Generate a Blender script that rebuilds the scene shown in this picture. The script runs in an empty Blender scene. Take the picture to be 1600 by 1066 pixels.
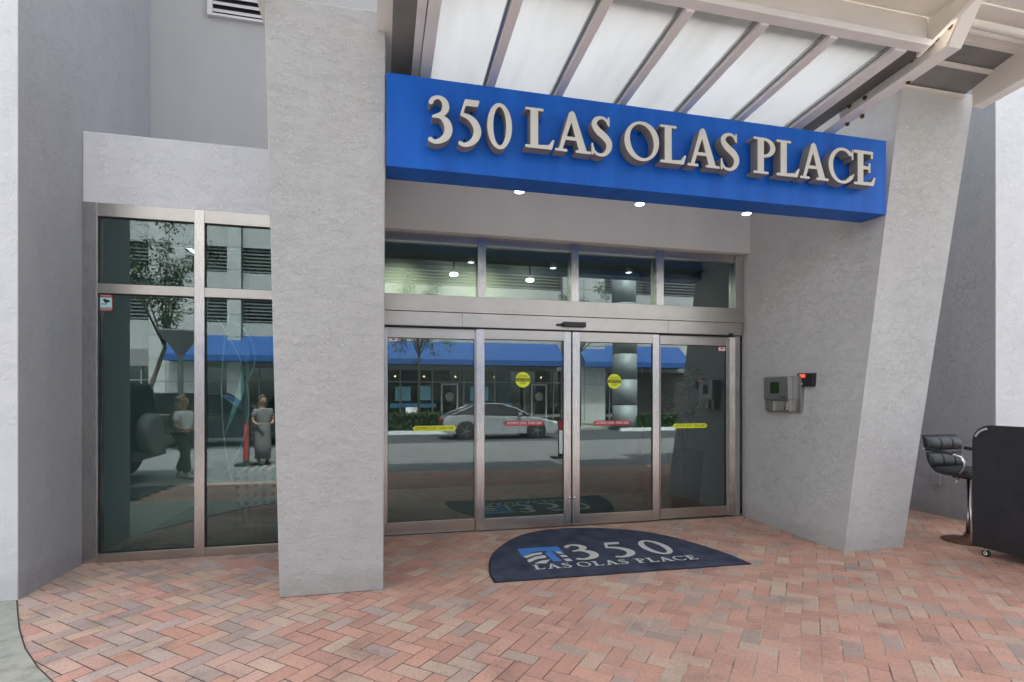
import bpy, bmesh, math, random
import numpy as np
from mathutils import Vector, Matrix
R = math.radians
scn = bpy.context.scene
C = scn.collection
random.seed(7)

# ------------------------------------------------------------------ camera
EYE = 1.6
TH = math.atan2(207, 850)
CS, SN = math.cos(TH), math.sin(TH)
cam = bpy.data.cameras.new('camera')
cam.lens = 850 / 1600 * 36
cam.sensor_width = 36
cam.shift_y = 87 / 1600
cam.clip_start = 0.05
cam.clip_end = 600
co = bpy.data.objects.new('camera', cam)
C.objects.link(co)
co.location = (0, 0, EYE)
co.rotation_euler = (R(90), 0, -TH)
scn.camera = co

# ------------------------------------------------------------------ light
SUN_EL, SUN_AZ = R(62), R(8)      # azimuth: direction the light comes from, from +Y clockwise
w = bpy.data.worlds.new('World')
scn.world = w
w.use_nodes = True
nt = w.node_tree
bg = nt.nodes['Background']
sky = nt.nodes.new('ShaderNodeTexSky')
sky.sky_type = 'NISHITA'
sky.sun_disc = False
sky.sun_elevation = SUN_EL
sky.sun_rotation = SUN_AZ
sky.air_density = 1.0
sky.dust_density = 4.0
sky.ozone_density = 0.6
hs = nt.nodes.new('ShaderNodeHueSaturation')      # thin bright cloud veil: the sky is paler than a clear one
hs.inputs['Saturation'].default_value = .38
nt.links.new(sky.outputs[0], hs.inputs['Color'])
nt.links.new(hs.outputs[0], bg.inputs[0])
bg.inputs[1].default_value = 0.15
sl = bpy.data.lights.new('sun', 'SUN')
sl.energy = 2.8
sl.angle = R(0.6)
sl.color = (1.0, 0.96, 0.9)
so = bpy.data.objects.new('sun', sl)
C.objects.link(so)
sd = Vector((math.sin(SUN_AZ) * math.cos(SUN_EL), math.cos(SUN_AZ) * math.cos(SUN_EL), math.sin(SUN_EL)))
so.rotation_euler = sd.to_track_quat('Z', 'Y').to_euler()
so.location = (0, 10, 25)
vs = scn.view_settings
vs.view_transform = 'Standard'
vs.look = 'None'
vs.gamma = 1
vs.use_curve_mapping = False
vs.exposure = 2.12
scn.cycles.use_denoising = True
scn.cycles.max_bounces = 10
scn.cycles.diffuse_bounces = 6
scn.cycles.transparent_max_bounces = 12
scn.cycles.sample_clamp_indirect = 6

# ------------------------------------------------------------------ helpers
def ray(px, py):
    a = (px - 800) / 850; b = (620 - py) / 850
    return a * CS + SN, -a * SN + CS, b
def atY(px, py, Y):
    x, y, z = ray(px, py); t = Y / y
    return Vector((x * t, Y, EYE + z * t))
def atX(px, py, X):
    x, y, z = ray(px, py); t = X / x
    return Vector((X, y * t, EYE + z * t))
def atZ(px, py, Z=0.0):
    x, y, z = ray(px, py); t = (Z - EYE) / z
    return Vector((x * t, y * t, Z))

def tag(o, label=None, cat=None, group=None, kind=None):
    if label: o['label'] = label
    if cat: o['category'] = cat
    if group: o['group'] = group
    if kind: o['kind'] = kind
    return o
def empty(name, loc=(0, 0, 0), rz=0, label=None, cat=None, group=None):
    o = bpy.data.objects.new(name, None); C.objects.link(o)
    o.location = loc; o.rotation_euler = (0, 0, rz)
    o.empty_display_size = 0.1
    return tag(o, label, cat, group)
def copy_tree(o, parent=None):
    c = o.copy(); C.objects.link(c)
    if parent: c.parent = parent
    for ch in [x for x in bpy.data.objects if x.parent == o]:
        copy_tree(ch, c)
    return c

class MB:
    def __init__(s):
        s.v = []; s.f = []; s.sm = []
    def add(s, vs, fs, smooth=False):
        b = len(s.v)
        s.v += [tuple(p) for p in vs]
        for f in fs:
            s.f.append([b + i for i in f]); s.sm.append(smooth)
        return s
    def box(s, x0, x1, y0, y1, z0, z1):
        x0, x1 = min(x0, x1), max(x0, x1); y0, y1 = min(y0, y1), max(y0, y1); z0, z1 = min(z0, z1), max(z0, z1)
        return s.add([(x0,y0,z0),(x1,y0,z0),(x1,y1,z0),(x0,y1,z0),(x0,y0,z1),(x1,y0,z1),(x1,y1,z1),(x0,y1,z1)],
                     [(0,3,2,1),(4,5,6,7),(0,1,5,4),(1,2,6,5),(2,3,7,6),(3,0,4,7)])
    def hexa(s, lo, hi):   # two quads (bottom ring, top ring)
        return s.add(list(lo) + list(hi), [(3,2,1,0),(4,5,6,7),(0,1,5,4),(1,2,6,5),(2,3,7,6),(3,0,4,7)])
    def prism(s, poly, d):   # poly: list of 3d pts, d: extrusion vector
        n = len(poly); d = Vector(d)
        vs = [Vector(p) for p in poly] + [Vector(p) + d for p in poly]
        fs = [list(range(n))[::-1], list(range(n, 2 * n))]
        for i in range(n):
            j = (i + 1) % n
            fs.append((i, j, n + j, n + i))
        return s.add(vs, fs)
    def tube(s, pts, r, n=10, smooth=True, cap=True):
        pts = [Vector(p) for p in pts]
        rs = r if isinstance(r, (list, tuple)) else [r] * len(pts)
        rings = []
        up = None
        for i, p in enumerate(pts):
            if i == 0: t = pts[1] - p
            elif i == len(pts) - 1: t = p - pts[i - 1]
            else: t = (pts[i + 1] - p).normalized() + (p - pts[i - 1]).normalized()
            t.normalize()
            if up is None:
                up = Vector((0, 0, 1)) if abs(t.z) < .9 else Vector((1, 0, 0))
            a = t.cross(up).normalized(); b = a.cross(t).normalized(); up = b
            rings.append([p + (a * math.cos(2*math.pi*k/n) + b * math.sin(2*math.pi*k/n)) * rs[i] for k in range(n)])
        vs = [q for r_ in rings for q in r_]
        fs = []
        for i in range(len(pts) - 1):
            for k in range(n):
                k2 = (k + 1) % n
                fs.append((i*n+k, (i+1)*n+k, (i+1)*n+k2, i*n+k2))
        s.add(vs, fs, smooth)
        if cap:
            b = len(s.v) - len(vs)
            s.f.append([b + k for k in range(n)]); s.sm.append(False)
            s.f.append([b + (len(pts)-1)*n + k for k in range(n)][::-1]); s.sm.append(False)
        return s
    def lathe(s, prof, n=24, M=None, smooth=True):   # prof (r,z)
        M = M or Matrix()
        vs = [M @ Vector((r*math.cos(2*math.pi*k/n), r*math.sin(2*math.pi*k/n), z)) for r, z in prof for k in range(n)]
        fs = []
        for i in range(len(prof)-1):
            for k in range(n):
                k2 = (k+1) % n
                fs.append((i*n+k, i*n+k2, (i+1)*n+k2, (i+1)*n+k))
        s.add(vs, fs, smooth)
        b = len(s.v) - len(vs)
        s.f.append([b+k for k in range(n)][::-1]); s.sm.append(False)
        s.f.append([b+(len(prof)-1)*n+k for k in range(n)]); s.sm.append(False)
        return s
    def build(s, name, mat, parent=None, bevel=0, seg=2, recalc=True, loc=None):
        me = bpy.data.meshes.new(name)
        me.from_pydata(s.v, [], s.f)
        me.polygons.foreach_set('use_smooth', s.sm)
        me.materials.append(mat)
        if recalc or bevel:
            bm = bmesh.new(); bm.from_mesh(me)
            if recalc: bmesh.ops.recalc_face_normals(bm, faces=bm.faces)
            if bevel:
                es = [e for e in bm.edges if len(e.link_faces) == 2 and e.calc_face_angle(0) > .5]
                bmesh.ops.bevel(bm, geom=es, offset=bevel, segments=seg, profile=.6, affect='EDGES', clamp_overlap=True)
            bm.to_mesh(me); bm.free()
        me.update()
        o = bpy.data.objects.new(name, me); C.objects.link(o)
        if parent: o.parent = parent
        if loc: o.location = loc
        return o

def text_mesh(txt, size, depth=0.0004, spacing=1.0, sx=1.0):
    cu = bpy.data.curves.new('t', 'FONT')
    cu.body = txt; cu.size = size; cu.align_x = 'CENTER'; cu.align_y = 'CENTER'
    cu.extrude = depth; cu.resolution_u = 3; cu.space_character = spacing
    ob = bpy.data.objects.new('t', cu); C.objects.link(ob)
    bpy.context.view_layer.update()
    dg = bpy.context.evaluated_depsgraph_get()
    me = bpy.data.meshes.new_from_object(ob.evaluated_get(dg))
    bpy.data.objects.remove(ob); bpy.data.curves.remove(cu)
    if sx != 1.0:
        me.transform(Matrix.Diagonal((sx, 1, 1, 1)))
    return me
def link_mesh(me, name, mat, parent=None, M=None):
    me.materials.clear(); me.materials.append(mat)
    if M: me.transform(M)
    o = bpy.data.objects.new(name, me); C.objects.link(o)
    if parent: o.parent = parent
    return o
XZ = Matrix(((1,0,0,0),(0,0,-1,0),(0,1,0,0),(0,0,0,1)))   # xy plane -> xz plane facing -Y

# ------------------------------------------------------------------ materials
def mat(name, col=(.5,.5,.5), rough=.6, metal=0, spec=.5, coat=0, emis=None, estr=0):
    m = bpy.data.materials.new(name); m.use_nodes = True
    b = m.node_tree.nodes['Principled BSDF']
    b.inputs['Base Color'].default_value = (*col, 1)
    b.inputs['Roughness'].default_value = rough
    b.inputs['Metallic'].default_value = metal
    b.inputs['Specular IOR Level'].default_value = spec
    b.inputs['Coat Weight'].default_value = coat
    if emis:
        b.inputs['Emission Color'].default_value = (*emis, 1)
        b.inputs['Emission Strength'].default_value = estr
    m['b'] = 1
    return m
def N(m, t, **kw):
    n = m.node_tree.nodes.new(t)
    for k, v in kw.items():
        if k in n.inputs: n.inputs[k].default_value = v
        else: setattr(n, k, v)
    return n
def L(m, a, b): m.node_tree.links.new(a, b)
def bsdf(m): return m.node_tree.nodes['Principled BSDF']
def ramp(m, fac, stops):
    r = N(m, 'ShaderNodeValToRGB')
    el = r.color_ramp.elements
    while len(el) < len(stops): el.new(.5)
    for e, (p, c) in zip(el, stops):
        e.position = p; e.color = (*c, 1) if len(c) == 3 else c
    L(m, fac, r.inputs[0]); return r
def coords(m, scale=(1,1,1), kind='Object'):
    tc = N(m, 'ShaderNodeTexCoord'); mp = N(m, 'ShaderNodeMapping')
    mp.inputs['Scale'].default_value = scale
    L(m, tc.outputs[kind], mp.inputs[0]); return mp.outputs[0]
def noisy(m, col, amt=.12, scale=3, detail=5, sc=(1,1,1)):
    v = coords(m, sc)
    n = N(m, 'ShaderNodeTexNoise', Scale=scale, Detail=detail)
    L(m, v, n.inputs['Vector'])
    lo = tuple(c * (1 - amt) for c in col); hi = tuple(min(1, c * (1 + amt)) for c in col)
    r = ramp(m, n.outputs['Fac'], [(.3, lo), (.7, hi)])
    L(m, r.outputs[0], bsdf(m).inputs['Base Color'])
    return n
def stucco(name, col, strength=.55, horiz=1.0, rough=.85):
    m = mat(name, col, rough, spec=.3)
    b = bsdf(m)
    v = coords(m, (1, 1, horiz))
    # swirls of a skip-trowel coat: warped ridges over a fine sandy grain
    wn = N(m, 'ShaderNodeTexNoise', Scale=9, Detail=3); L(m, v, wn.inputs['Vector'])
    mx = N(m, 'ShaderNodeMix', data_type='VECTOR'); mx.inputs[0].default_value = .12
    L(m, v, mx.inputs[4]); L(m, wn.outputs['Color'], mx.inputs[5])
    n1 = N(m, 'ShaderNodeTexNoise', Scale=46, Detail=3.5, Roughness=.55); L(m, mx.outputs[1], n1.inputs['Vector'])
    # ridge = 1-|2n-1|
    a = N(m, 'ShaderNodeMath', operation='MULTIPLY_ADD'); a.inputs[1].default_value = 2; a.inputs[2].default_value = -1
    L(m, n1.outputs['Fac'], a.inputs[0])
    ab = N(m, 'ShaderNodeMath', operation='ABSOLUTE'); L(m, a.outputs[0], ab.inputs[0])
    sm = ramp(m, ab.outputs[0], [(0, (1,1,1)), (.07, (.35,.35,.35)), (.16, (0,0,0))])
    n2 = N(m, 'ShaderNodeTexNoise', Scale=160, Detail=3); L(m, v, n2.inputs['Vector'])
    n3 = N(m, 'ShaderNodeTexNoise', Scale=4.5, Detail=6, Roughness=.75); L(m, v, n3.inputs['Vector'])
    # ridges come and go in patches
    pr = ramp(m, n3.outputs['Fac'], [(.40, (.42,.42,.42)), (.60, (1,1,1))])
    mu = N(m, 'ShaderNodeMath', operation='MULTIPLY'); L(m, sm.outputs[0], mu.inputs[0]); L(m, pr.outputs[0], mu.inputs[1])
    ad = N(m, 'ShaderNodeMath', operation='MULTIPLY_ADD'); ad.inputs[1].default_value = .6
    L(m, n2.outputs['Fac'], ad.inputs[0]); L(m, mu.outputs[0], ad.inputs[2])
    bp = N(m, 'ShaderNodeBump', Strength=strength, Distance=.0042)
    L(m, ad.outputs[0], bp.inputs['Height']); L(m, bp.outputs[0], b.inputs['Normal'])
    # slow weathering
    v2 = coords(m, (1, 1, .35))
    n4 = N(m, 'ShaderNodeTexNoise', Scale=1.6, Detail=6, Roughness=.6); L(m, v2, n4.inputs['Vector'])
    lo = tuple(c * .94 for c in col); hi = tuple(c * 1.04 for c in col)
    r = ramp(m, n4.outputs['Fac'], [(.28, lo), (.72, hi)])
    # grime band just above the paving
    tc = N(m, 'ShaderNodeTexCoord'); sp = N(m, 'ShaderNodeSeparateXYZ'); L(m, tc.outputs['Object'], sp.inputs[0])
    gz = N(m, 'ShaderNodeMath', operation='MULTIPLY_ADD'); gz.inputs[1].default_value = .22; gz.inputs[2].default_value = 0
    L(m, n4.outputs['Fac'], gz.inputs[0])
    sb = N(m, 'ShaderNodeMath', operation='SUBTRACT'); L(m, sp.outputs['Z'], sb.inputs[0]); L(m, gz.outputs[0], sb.inputs[1])
    gr = ramp(m, sb.outputs[0], [(0, (1,1,1)), (.1, (0,0,0))])
    mm = N(m, 'ShaderNodeMix', data_type='RGBA'); mm.blend_type = 'MULTIPLY'
    L(m, gr.outputs[0], mm.inputs[0])
    mm.inputs[7].default_value = (.90, .88, .86, 1)
    L(m, r.outputs[0], mm.inputs[6])
    L(m, mm.outputs[2], b.inputs['Base Color'])
    return m
def brushed(name, col, rough=.34, vertical=False):
    m = mat(name, col, rough, metal=1)
    b = bsdf(m)
    v = coords(m, (150, 150, .6) if vertical else (.6, 150, 150))
    n = N(m, 'ShaderNodeTexNoise', Scale=6, Detail=4); L(m, v, n.inputs['Vector'])
    r = ramp(m, n.outputs['Fac'], [(.3, (rough - .02,)*3), (.7, (rough + .04,)*3)])
    L(m, r.outputs[0], b.inputs['Roughness'])
    v2 = coords(m, (1.5, 1.5, 1.5))
    n2 = N(m, 'ShaderNodeTexNoise', Scale=2.5, Detail=6, Roughness=.65); L(m, v2, n2.inputs['Vector'])
    c = ramp(m, n2.outputs['Fac'], [(.3, tuple(x * .90 for x in col)), (.7, tuple(min(1, x * 1.05) for x in col))])
    L(m, c.outputs[0], b.inputs['Base Color'])
    bp = N(m, 'ShaderNodeBump', Strength=.02, Distance=.001); L(m, n.outputs['Fac'], bp.inputs['Height']); L(m, bp.outputs[0], b.inputs['Normal'])
    return m
def glass(name, tint, refl, wav=.0):
    m = bpy.data.materials.new(name); m.use_nodes = True
    t = m.node_tree; t.nodes.clear()
    out = t.nodes.new('ShaderNodeOutputMaterial')
    tr = t.nodes.new('ShaderNodeBsdfTransparent'); tr.inputs[0].default_value = (*tint, 1)
    gl = t.nodes.new('ShaderNodeBsdfGlossy'); gl.inputs['Roughness'].default_value = 0.0; gl.inputs[0].default_value = (.84, .93, .94, 1)
    fr = t.nodes.new('ShaderNodeFresnel'); fr.inputs[0].default_value = 1.5
    ma = t.nodes.new('ShaderNodeMath'); ma.operation = 'MULTIPLY_ADD'; ma.inputs[1].default_value = 1.2; ma.inputs[2].default_value = refl; ma.use_clamp = True
    t.links.new(fr.outputs[0], ma.inputs[0])
    mx = t.nodes.new('ShaderNodeMixShader')
    t.links.new(ma.outputs[0], mx.inputs[0]); t.links.new(tr.outputs[0], mx.inputs[1]); t.links.new(gl.outputs[0], mx.inputs[2])
    if wav:
        tc = t.nodes.new('ShaderNodeTexCoord'); n = t.nodes.new('ShaderNodeTexNoise'); n.inputs['Scale'].default_value = 1.3
        t.links.new(tc.outputs['Object'], n.inputs['Vector'])
        bp = t.nodes.new('ShaderNodeBump'); bp.inputs['Strength'].default_value = wav; bp.inputs['Distance'].default_value = .01
        t.links.new(n.outputs[0], bp.inputs['Height']); t.links.new(bp.outputs[0], gl.inputs['Normal'])
    t.links.new(mx.outputs[0], out.inputs[0])
    return m

M = {}
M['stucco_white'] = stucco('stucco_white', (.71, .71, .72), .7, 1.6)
M['stucco_side_shade'] = stucco('stucco_side_shade', (.36, .36, .38), .75, .8)  # shade of the left side face put into the colour
M['stucco_right_shade'] = stucco('stucco_right_shade', (.40, .41, .43), .85, 1.0)  # right side wall: its shade is put into the base colour
M['stucco_grey'] = stucco('stucco_grey', (.485, .48, .462), .75, 2.3)
M['stucco_lean'] = stucco('stucco_lean', (.53, .525, .508), .75, 1.5)
M['stucco_back_shade'] = stucco('stucco_back_shade', (.40, .395, .39), .35, 1.0)  # shade on the upper back wall put into its colour
M['stucco_soft'] = stucco('stucco_soft', (.60, .58, .565), .25, 1.0)
M['steel'] = brushed('brushed_steel', (.50, .47, .43), .30)
M['steel_v'] = brushed('brushed_steel_upright', (.60, .58, .56), .25, True)
M['alu'] = brushed('satin_aluminium', (.46, .455, .45), .36)
M['paint_beam'] = mat('beam_paint', (.80, .77, .74), .5); noisy(M['paint_beam'], (.80, .77, .74), .07, 2.5)
M['paint_cream'] = mat('cream_paint', (.74, .70, .64), .5); noisy(M['paint_cream'], (.74, .70, .64), .06, 1.5)
M['louver'] = mat('louver_paint', (.55, .54, .53), .5)
M['black'] = mat('black_void', (.012, .012, .012), .8)
M['glass'] = glass('door_glass', (.70, .78, .78), .065, .008)
M['glass_teal'] = glass('window_glass', (.68, .82, .82), .055, .012)
M['glass_clear'] = glass('shop_glass', (.5, .56, .56), .12)
M['gasket'] = mat('gasket', (.02, .02, .02), .6)
M['blue'] = mat('sign_blue', (.006, .092, .43), .45, spec=.22)
_n = N(M['blue'], 'ShaderNodeTexNoise', Scale=2.2, Detail=5); L(M['blue'], coords(M['blue'], (3, 1, .35)), _n.inputs['Vector'])
_r = ramp(M['blue'], _n.outputs['Fac'], [(.3, (.006, .088, .42)), (.7, (.010, .125, .54))]); L(M['blue'], _r.outputs[0], bsdf(M['blue']).inputs['Base Color'])
M['letter'] = mat('letter_face', (.60, .585, .52), .6, spec=.3)
M['letter_side'] = mat('letter_side', (.22, .205, .20), .6)
M['white'] = mat('white_paint', (.8, .8, .8), .5)
M['red'] = mat('sticker_red', (.42, .025, .03), .5)
M['yellow'] = mat('sticker_yellow', (.72, .80, .02), .5)
M['ink'] = mat('ink', (.015, .015, .015), .6)
M['aqua'] = mat('sticker_aqua', (.45, .72, .72), .5)
M['blackplastic'] = mat('black_plastic', (.018, .018, .02), .4)
M['chrome'] = mat('chrome', (.8, .8, .8), .12, metal=1)
M['rubber'] = mat('rubber', (.03, .03, .03), .8)
M['cart'] = mat('cart_paint', (.020, .020, .024), .5); noisy(M['cart'], (.020, .020, .024), .2, 5)
_n = N(M['cart'], 'ShaderNodeTexNoise', Scale=7, Detail=8, Roughness=.7); L(M['cart'], coords(M['cart'], (1, 1, .5)), _n.inputs['Vector'])
_r = ramp(M['cart'], _n.outputs['Fac'], [(.35, (.36,)*3), (.65, (.62,)*3)]); L(M['cart'], _r.outputs[0], bsdf(M['cart']).inputs['Roughness'])
M['leather'] = mat('black_leather', (.028, .032, .034), .42); 
_n = noisy(M['leather'], (.028, .032, .034), .2, 30)
M['rust'] = mat('rusty_steel', (.16, .075, .04), .5, metal=.5); noisy(M['rust'], (.16, .075, .04), .4, 12)
M['lcd'] = mat('lcd', (.012, .04, .01), .25)
M['lamp_white'] = mat('lamp_lens', (.9, .9, .9), .4, emis=(1, .98, .95), estr=2.5)
M['pendant'] = mat('pendant_lamp', (.9, .9, .85), .4, emis=(1, .97, .85), estr=4)
M['wall_in'] = mat('lobby_plaster', (.42, .44, .36), .7); noisy(M['wall_in'], (.42, .44, .36), .15, .8)
M['teal_in'] = mat('lobby_bulkhead', (.12, .17, .19), .6)
M['floor_in'] = mat('lobby_tile', (.10, .11, .11), .25)
M['dark_in'] = mat('lobby_dark', (.06, .065, .07), .5)
M['cable'] = mat('grey_plastic', (.33, .33, .34), .5)
# translucent canopy sheet
m = bpy.data.materials.new('canopy_sheet'); m.use_nodes = True
t = m.node_tree; t.nodes.clear()
out = t.nodes.new('ShaderNodeOutputMaterial')
a_ = t.nodes.new('ShaderNodeBsdfTranslucent'); b_ = t.nodes.new('ShaderNodeBsdfDiffuse'); mx = t.nodes.new('ShaderNodeMixShader')
mx.inputs[0].default_value = .3
tc = t.nodes.new('ShaderNodeTexCoord'); mp = t.nodes.new('ShaderNodeMapping'); mp.inputs['Scale'].default_value = (2.2, .45, 1)
nz = t.nodes.new('ShaderNodeTexNoise'); nz.inputs['Scale'].default_value = 1.8; nz.inputs['Detail'].default_value = 6
cr = t.nodes.new('ShaderNodeValToRGB'); cr.color_ramp.elements[0].position = .3; cr.color_ramp.elements[0].color = (.45, .46, .44, 1)
cr.color_ramp.elements[1].position = .6; cr.color_ramp.elements[1].color = (.54, .555, .55, 1)
t.links.new(tc.outputs['Object'], mp.inputs[0]); t.links.new(mp.outputs[0], nz.inputs['Vector']); t.links.new(nz.outputs[0], cr.inputs[0])
t.links.new(cr.outputs[0], a_.inputs[0]); t.links.new(cr.outputs[0], b_.inputs[0])
t.links.new(a_.outputs[0], mx.inputs[1]); t.links.new(b_.outputs[0], mx.inputs[2]); t.links.new(mx.outputs[0], out.inputs[0])
M['sheet'] = m
# brick
m = mat('clay_pavers', (.4, .2, .15), .82, spec=.25); M['brick'] = m; b = bsdf(m)
at = N(m, 'ShaderNodeAttribute'); at.attribute_name = 'tone'
v = coords(m)
n = N(m, 'ShaderNodeTexNoise', Scale=55, Detail=5, Roughness=.7); L(m, v, n.inputs['Vector'])
n2 = N(m, 'ShaderNodeTexNoise', Scale=2.4, Detail=9, Roughness=.72); L(m, v, n2.inputs['Vector'])
r1 = ramp(m, n.outputs['Fac'], [(.28, (.60,.60,.62)), (.48, (.97,.97,.97)), (.78, (1.12,1.1,1.08))])
r2 = ramp(m, n2.outputs['Fac'], [(.32, (.64,.66,.68)), (.47, (.93,.93,.93)), (.72, (1.07,1.04,1.02))])
x1 = N(m, 'ShaderNodeMix', data_type='RGBA'); x1.blend_type = 'MULTIPLY'; x1.inputs[0].default_value = 1
L(m, at.outputs['Color'], x1.inputs[6]); L(m, r1.outputs[0], x1.inputs[7])
x2 = N(m, 'ShaderNodeMix', data_type='RGBA'); x2.blend_type = 'MULTIPLY'; x2.inputs[0].default_value = 1
L(m, x1.outputs[2], x2.inputs[6]); L(m, r2.outputs[0], x2.inputs[7])
L(m, x2.outputs[2], b.inputs['Base Color'])
bp = N(m, 'ShaderNodeBump', Strength=.35, Distance=.003); L(m, n.outputs['Fac'], bp.inputs['Height']); L(m, bp.outputs[0], b.inputs['Normal'])
# joint sand: pale in front, dark at the left
m = mat('joint_sand', (.4, .34, .28), .95, spec=.1); M['sand'] = m
v = coords(m); n = N(m, 'ShaderNodeTexNoise', Scale=2.2, Detail=6, Roughness=.7); L(m, v, n.inputs['Vector'])
tc = N(m, 'ShaderNodeTexCoord'); sp = N(m, 'ShaderNodeSeparateXYZ'); L(m, tc.outputs['Object'], sp.inputs[0])
mr = N(m, 'ShaderNodeMapRange'); mr.inputs[1].default_value = -1.2; mr.inputs[2].default_value = 1.8; L(m, sp.outputs['X'], mr.inputs[0])
ad = N(m, 'ShaderNodeMath', operation='MULTIPLY'); L(m, mr.outputs[0], ad.inputs[0]); L(m, n.outputs['Fac'], ad.inputs[1])
r = ramp(m, ad.outputs[0], [(.1, (.05, .043, .038)), (.36, (.12, .09, .07)), (.56, (.46, .36, .29))])
L(m, r.outputs[0], bsdf(m).inputs['Base Color'])
# concrete
m = mat('old_concrete', (.36, .35, .30), .85, spec=.3); M['concrete'] = m
v = coords(m); n = N(m, 'ShaderNodeTexNoise', Scale=6, Detail=8, Roughness=.65); L(m, v, n.inputs['Vector'])
r = ramp(m, n.outputs['Fac'], [(.3, (.17, .18, .14)), (.48, (.31, .31, .26)), (.7, (.38, .37, .31))]); L(m, r.outputs[0], bsdf(m).inputs['Base Color'])
bp = N(m, 'ShaderNodeBump', Strength=.3, Distance=.004); n9 = N(m, 'ShaderNodeTexNoise', Scale=120, Detail=3); L(m, v, n9.inputs['Vector'])
L(m, n9.outputs['Fac'], bp.inputs['Height']); L(m, bp.outputs[0], bsdf(m).inputs['Normal'])
# grey drive pavers
m = mat('drive_pavers', (.42, .42, .42), .85); M['drive'] = m
bt = N(m, 'ShaderNodeTexBrick'); bt.inputs['Color1'].default_value = (.23, .225, .22, 1); bt.inputs['Color2'].default_value = (.15, .147, .145, 1); bt.inputs['Mortar'].default_value = (.22, .21, .2, 1)
bt.inputs['Scale'].default_value = 1; bt.inputs['Brick Width'].default_value = .23; bt.inputs['Row Height'].default_value = .115; bt.inputs['Mortar Size'].default_value = .006
L(m, coords(m), bt.inputs['Vector']); L(m, bt.outputs[0], bsdf(m).inputs['Base Color'])
M['asphalt'] = mat('asphalt', (.06, .06, .065), .9); noisy(M['asphalt'], (.065, .065, .07), .25, 9)
M['earth'] = mat('ground_earth', (.16, .15, .13), .95); noisy(M['earth'], (.16, .15, .13), .2, .4)
# mat fabric
m = mat('door_mat_fabric', (.05, .055, .08), .95, spec=.1); M['mat'] = m
v = coords(m); n = N(m, 'ShaderNodeTexNoise', Scale=230, Detail=3); L(m, v, n.inputs['Vector'])
n2 = N(m, 'ShaderNodeTexNoise', Scale=5, Detail=5); L(m, v, n2.inputs['Vector'])
ad = N(m, 'ShaderNodeMath', operation='MULTIPLY'); L(m, n.outputs['Fac'], ad.inputs[0]); L(m, n2.outputs['Fac'], ad.inputs[1])
r = ramp(m, ad.outputs[0], [(.12, (.030, .035, .056)), (.4, (.080, .090, .125))]); L(m, r.outputs[0], bsdf(m).inputs['Base Color'])
bp = N(m, 'ShaderNodeBump', Strength=.5, Distance=.003); L(m, n.outputs['Fac'], bp.inputs['Height']); L(m, bp.outputs[0], bsdf(m).inputs['Normal'])
M['matrubber'] = mat('mat_rubber_edge', (.02, .02, .022), .7)
M['matwhite'] = mat('mat_inlay_white', (.54, .53, .47), .95); noisy(M['matwhite'], (.54, .53, .47), .14, 60)
M['matblue'] = mat('mat_inlay_blue', (.05, .19, .52), .95); noisy(M['matblue'], (.05, .19, .52), .12, 60)

# ------------------------------------------------------------------ ground
YD = 6.35          # plane of the entrance doors
YP = 4.63          # plane of the pillar fronts
YW = 6.03          # plane of the left window
YF = 5.08          # plane of the outer wall fronts
YB = 7.61          # back wall
XL, XR = -2.76, 7.33

g = MB().add([(-90,-90,-.25),(90,-90,-.25),(90,90,-.25),(-90,90,-.25)], [(0,1,2,3)]).build('ground', M['earth'], recalc=False)
tag(g, kind='structure')
g = MB().box(-40, 40, -22, -6.2, -.2, -.10).build('road', M['asphalt']); tag(g, kind='structure')
g = MB().box(-40, 40, -6.2, 1.1, -.2, -.004).build('driveway_paving', M['drive']); tag(g, kind='structure')
g = MB().box(-40, 40, -6.35, -6.2, -.2, -.06).build('drive_edge', M['concrete']); tag(g, kind='structure')

# herringbone brick apron, every paver a small chamfered block
WB = .1165; J = .0062; CH = .0030
ang = R(-42.3)
ca, sa = math.cos(ang), math.sin(ang)
bm_v = []; bm_f = []; tones = []
RED = [(.44,.225,.165),(.40,.20,.15),(.46,.25,.19),(.36,.19,.15),(.42,.24,.185),(.47,.275,.21)]
TAN = [(.46,.37,.28),(.42,.33,.26),(.44,.39,.31)]
GRY = [(.27,.25,.225),(.31,.29,.26),(.24,.24,.235),(.33,.31,.285)]
BLU = [(.27,.28,.285),(.33,.34,.335),(.24,.25,.26),(.36,.355,.33)]
PNK = [(.50,.27,.24),(.46,.30,.27),(.48,.36,.31)]
def brick_tone(x, y):
    left = min(1, max(0, (.1 - x) / 2.2)) * (1 if y > 3 else .5)
    far = min(1, max(0, (y - 5.0) / 1.2))
    q = random.random()
    if random.random() < left * 1.0:
        c = random.choice(PNK) if q < .38 else random.choice(BLU) if q < .76 else random.choice(TAN)
    else:
        c = random.choice(RED) if q < .70 - .12 * far else random.choice(TAN) if q < .85 else random.choice(GRY)
    k = random.uniform(.92, 1.07)
    mean = (.42, .285, .225)
    f = .48
    return tuple((v * f + w_ * (1 - f)) * k * g_ for v, w_, g_ in zip(c, mean, (1.20, 1.12, 1.07)))
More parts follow.
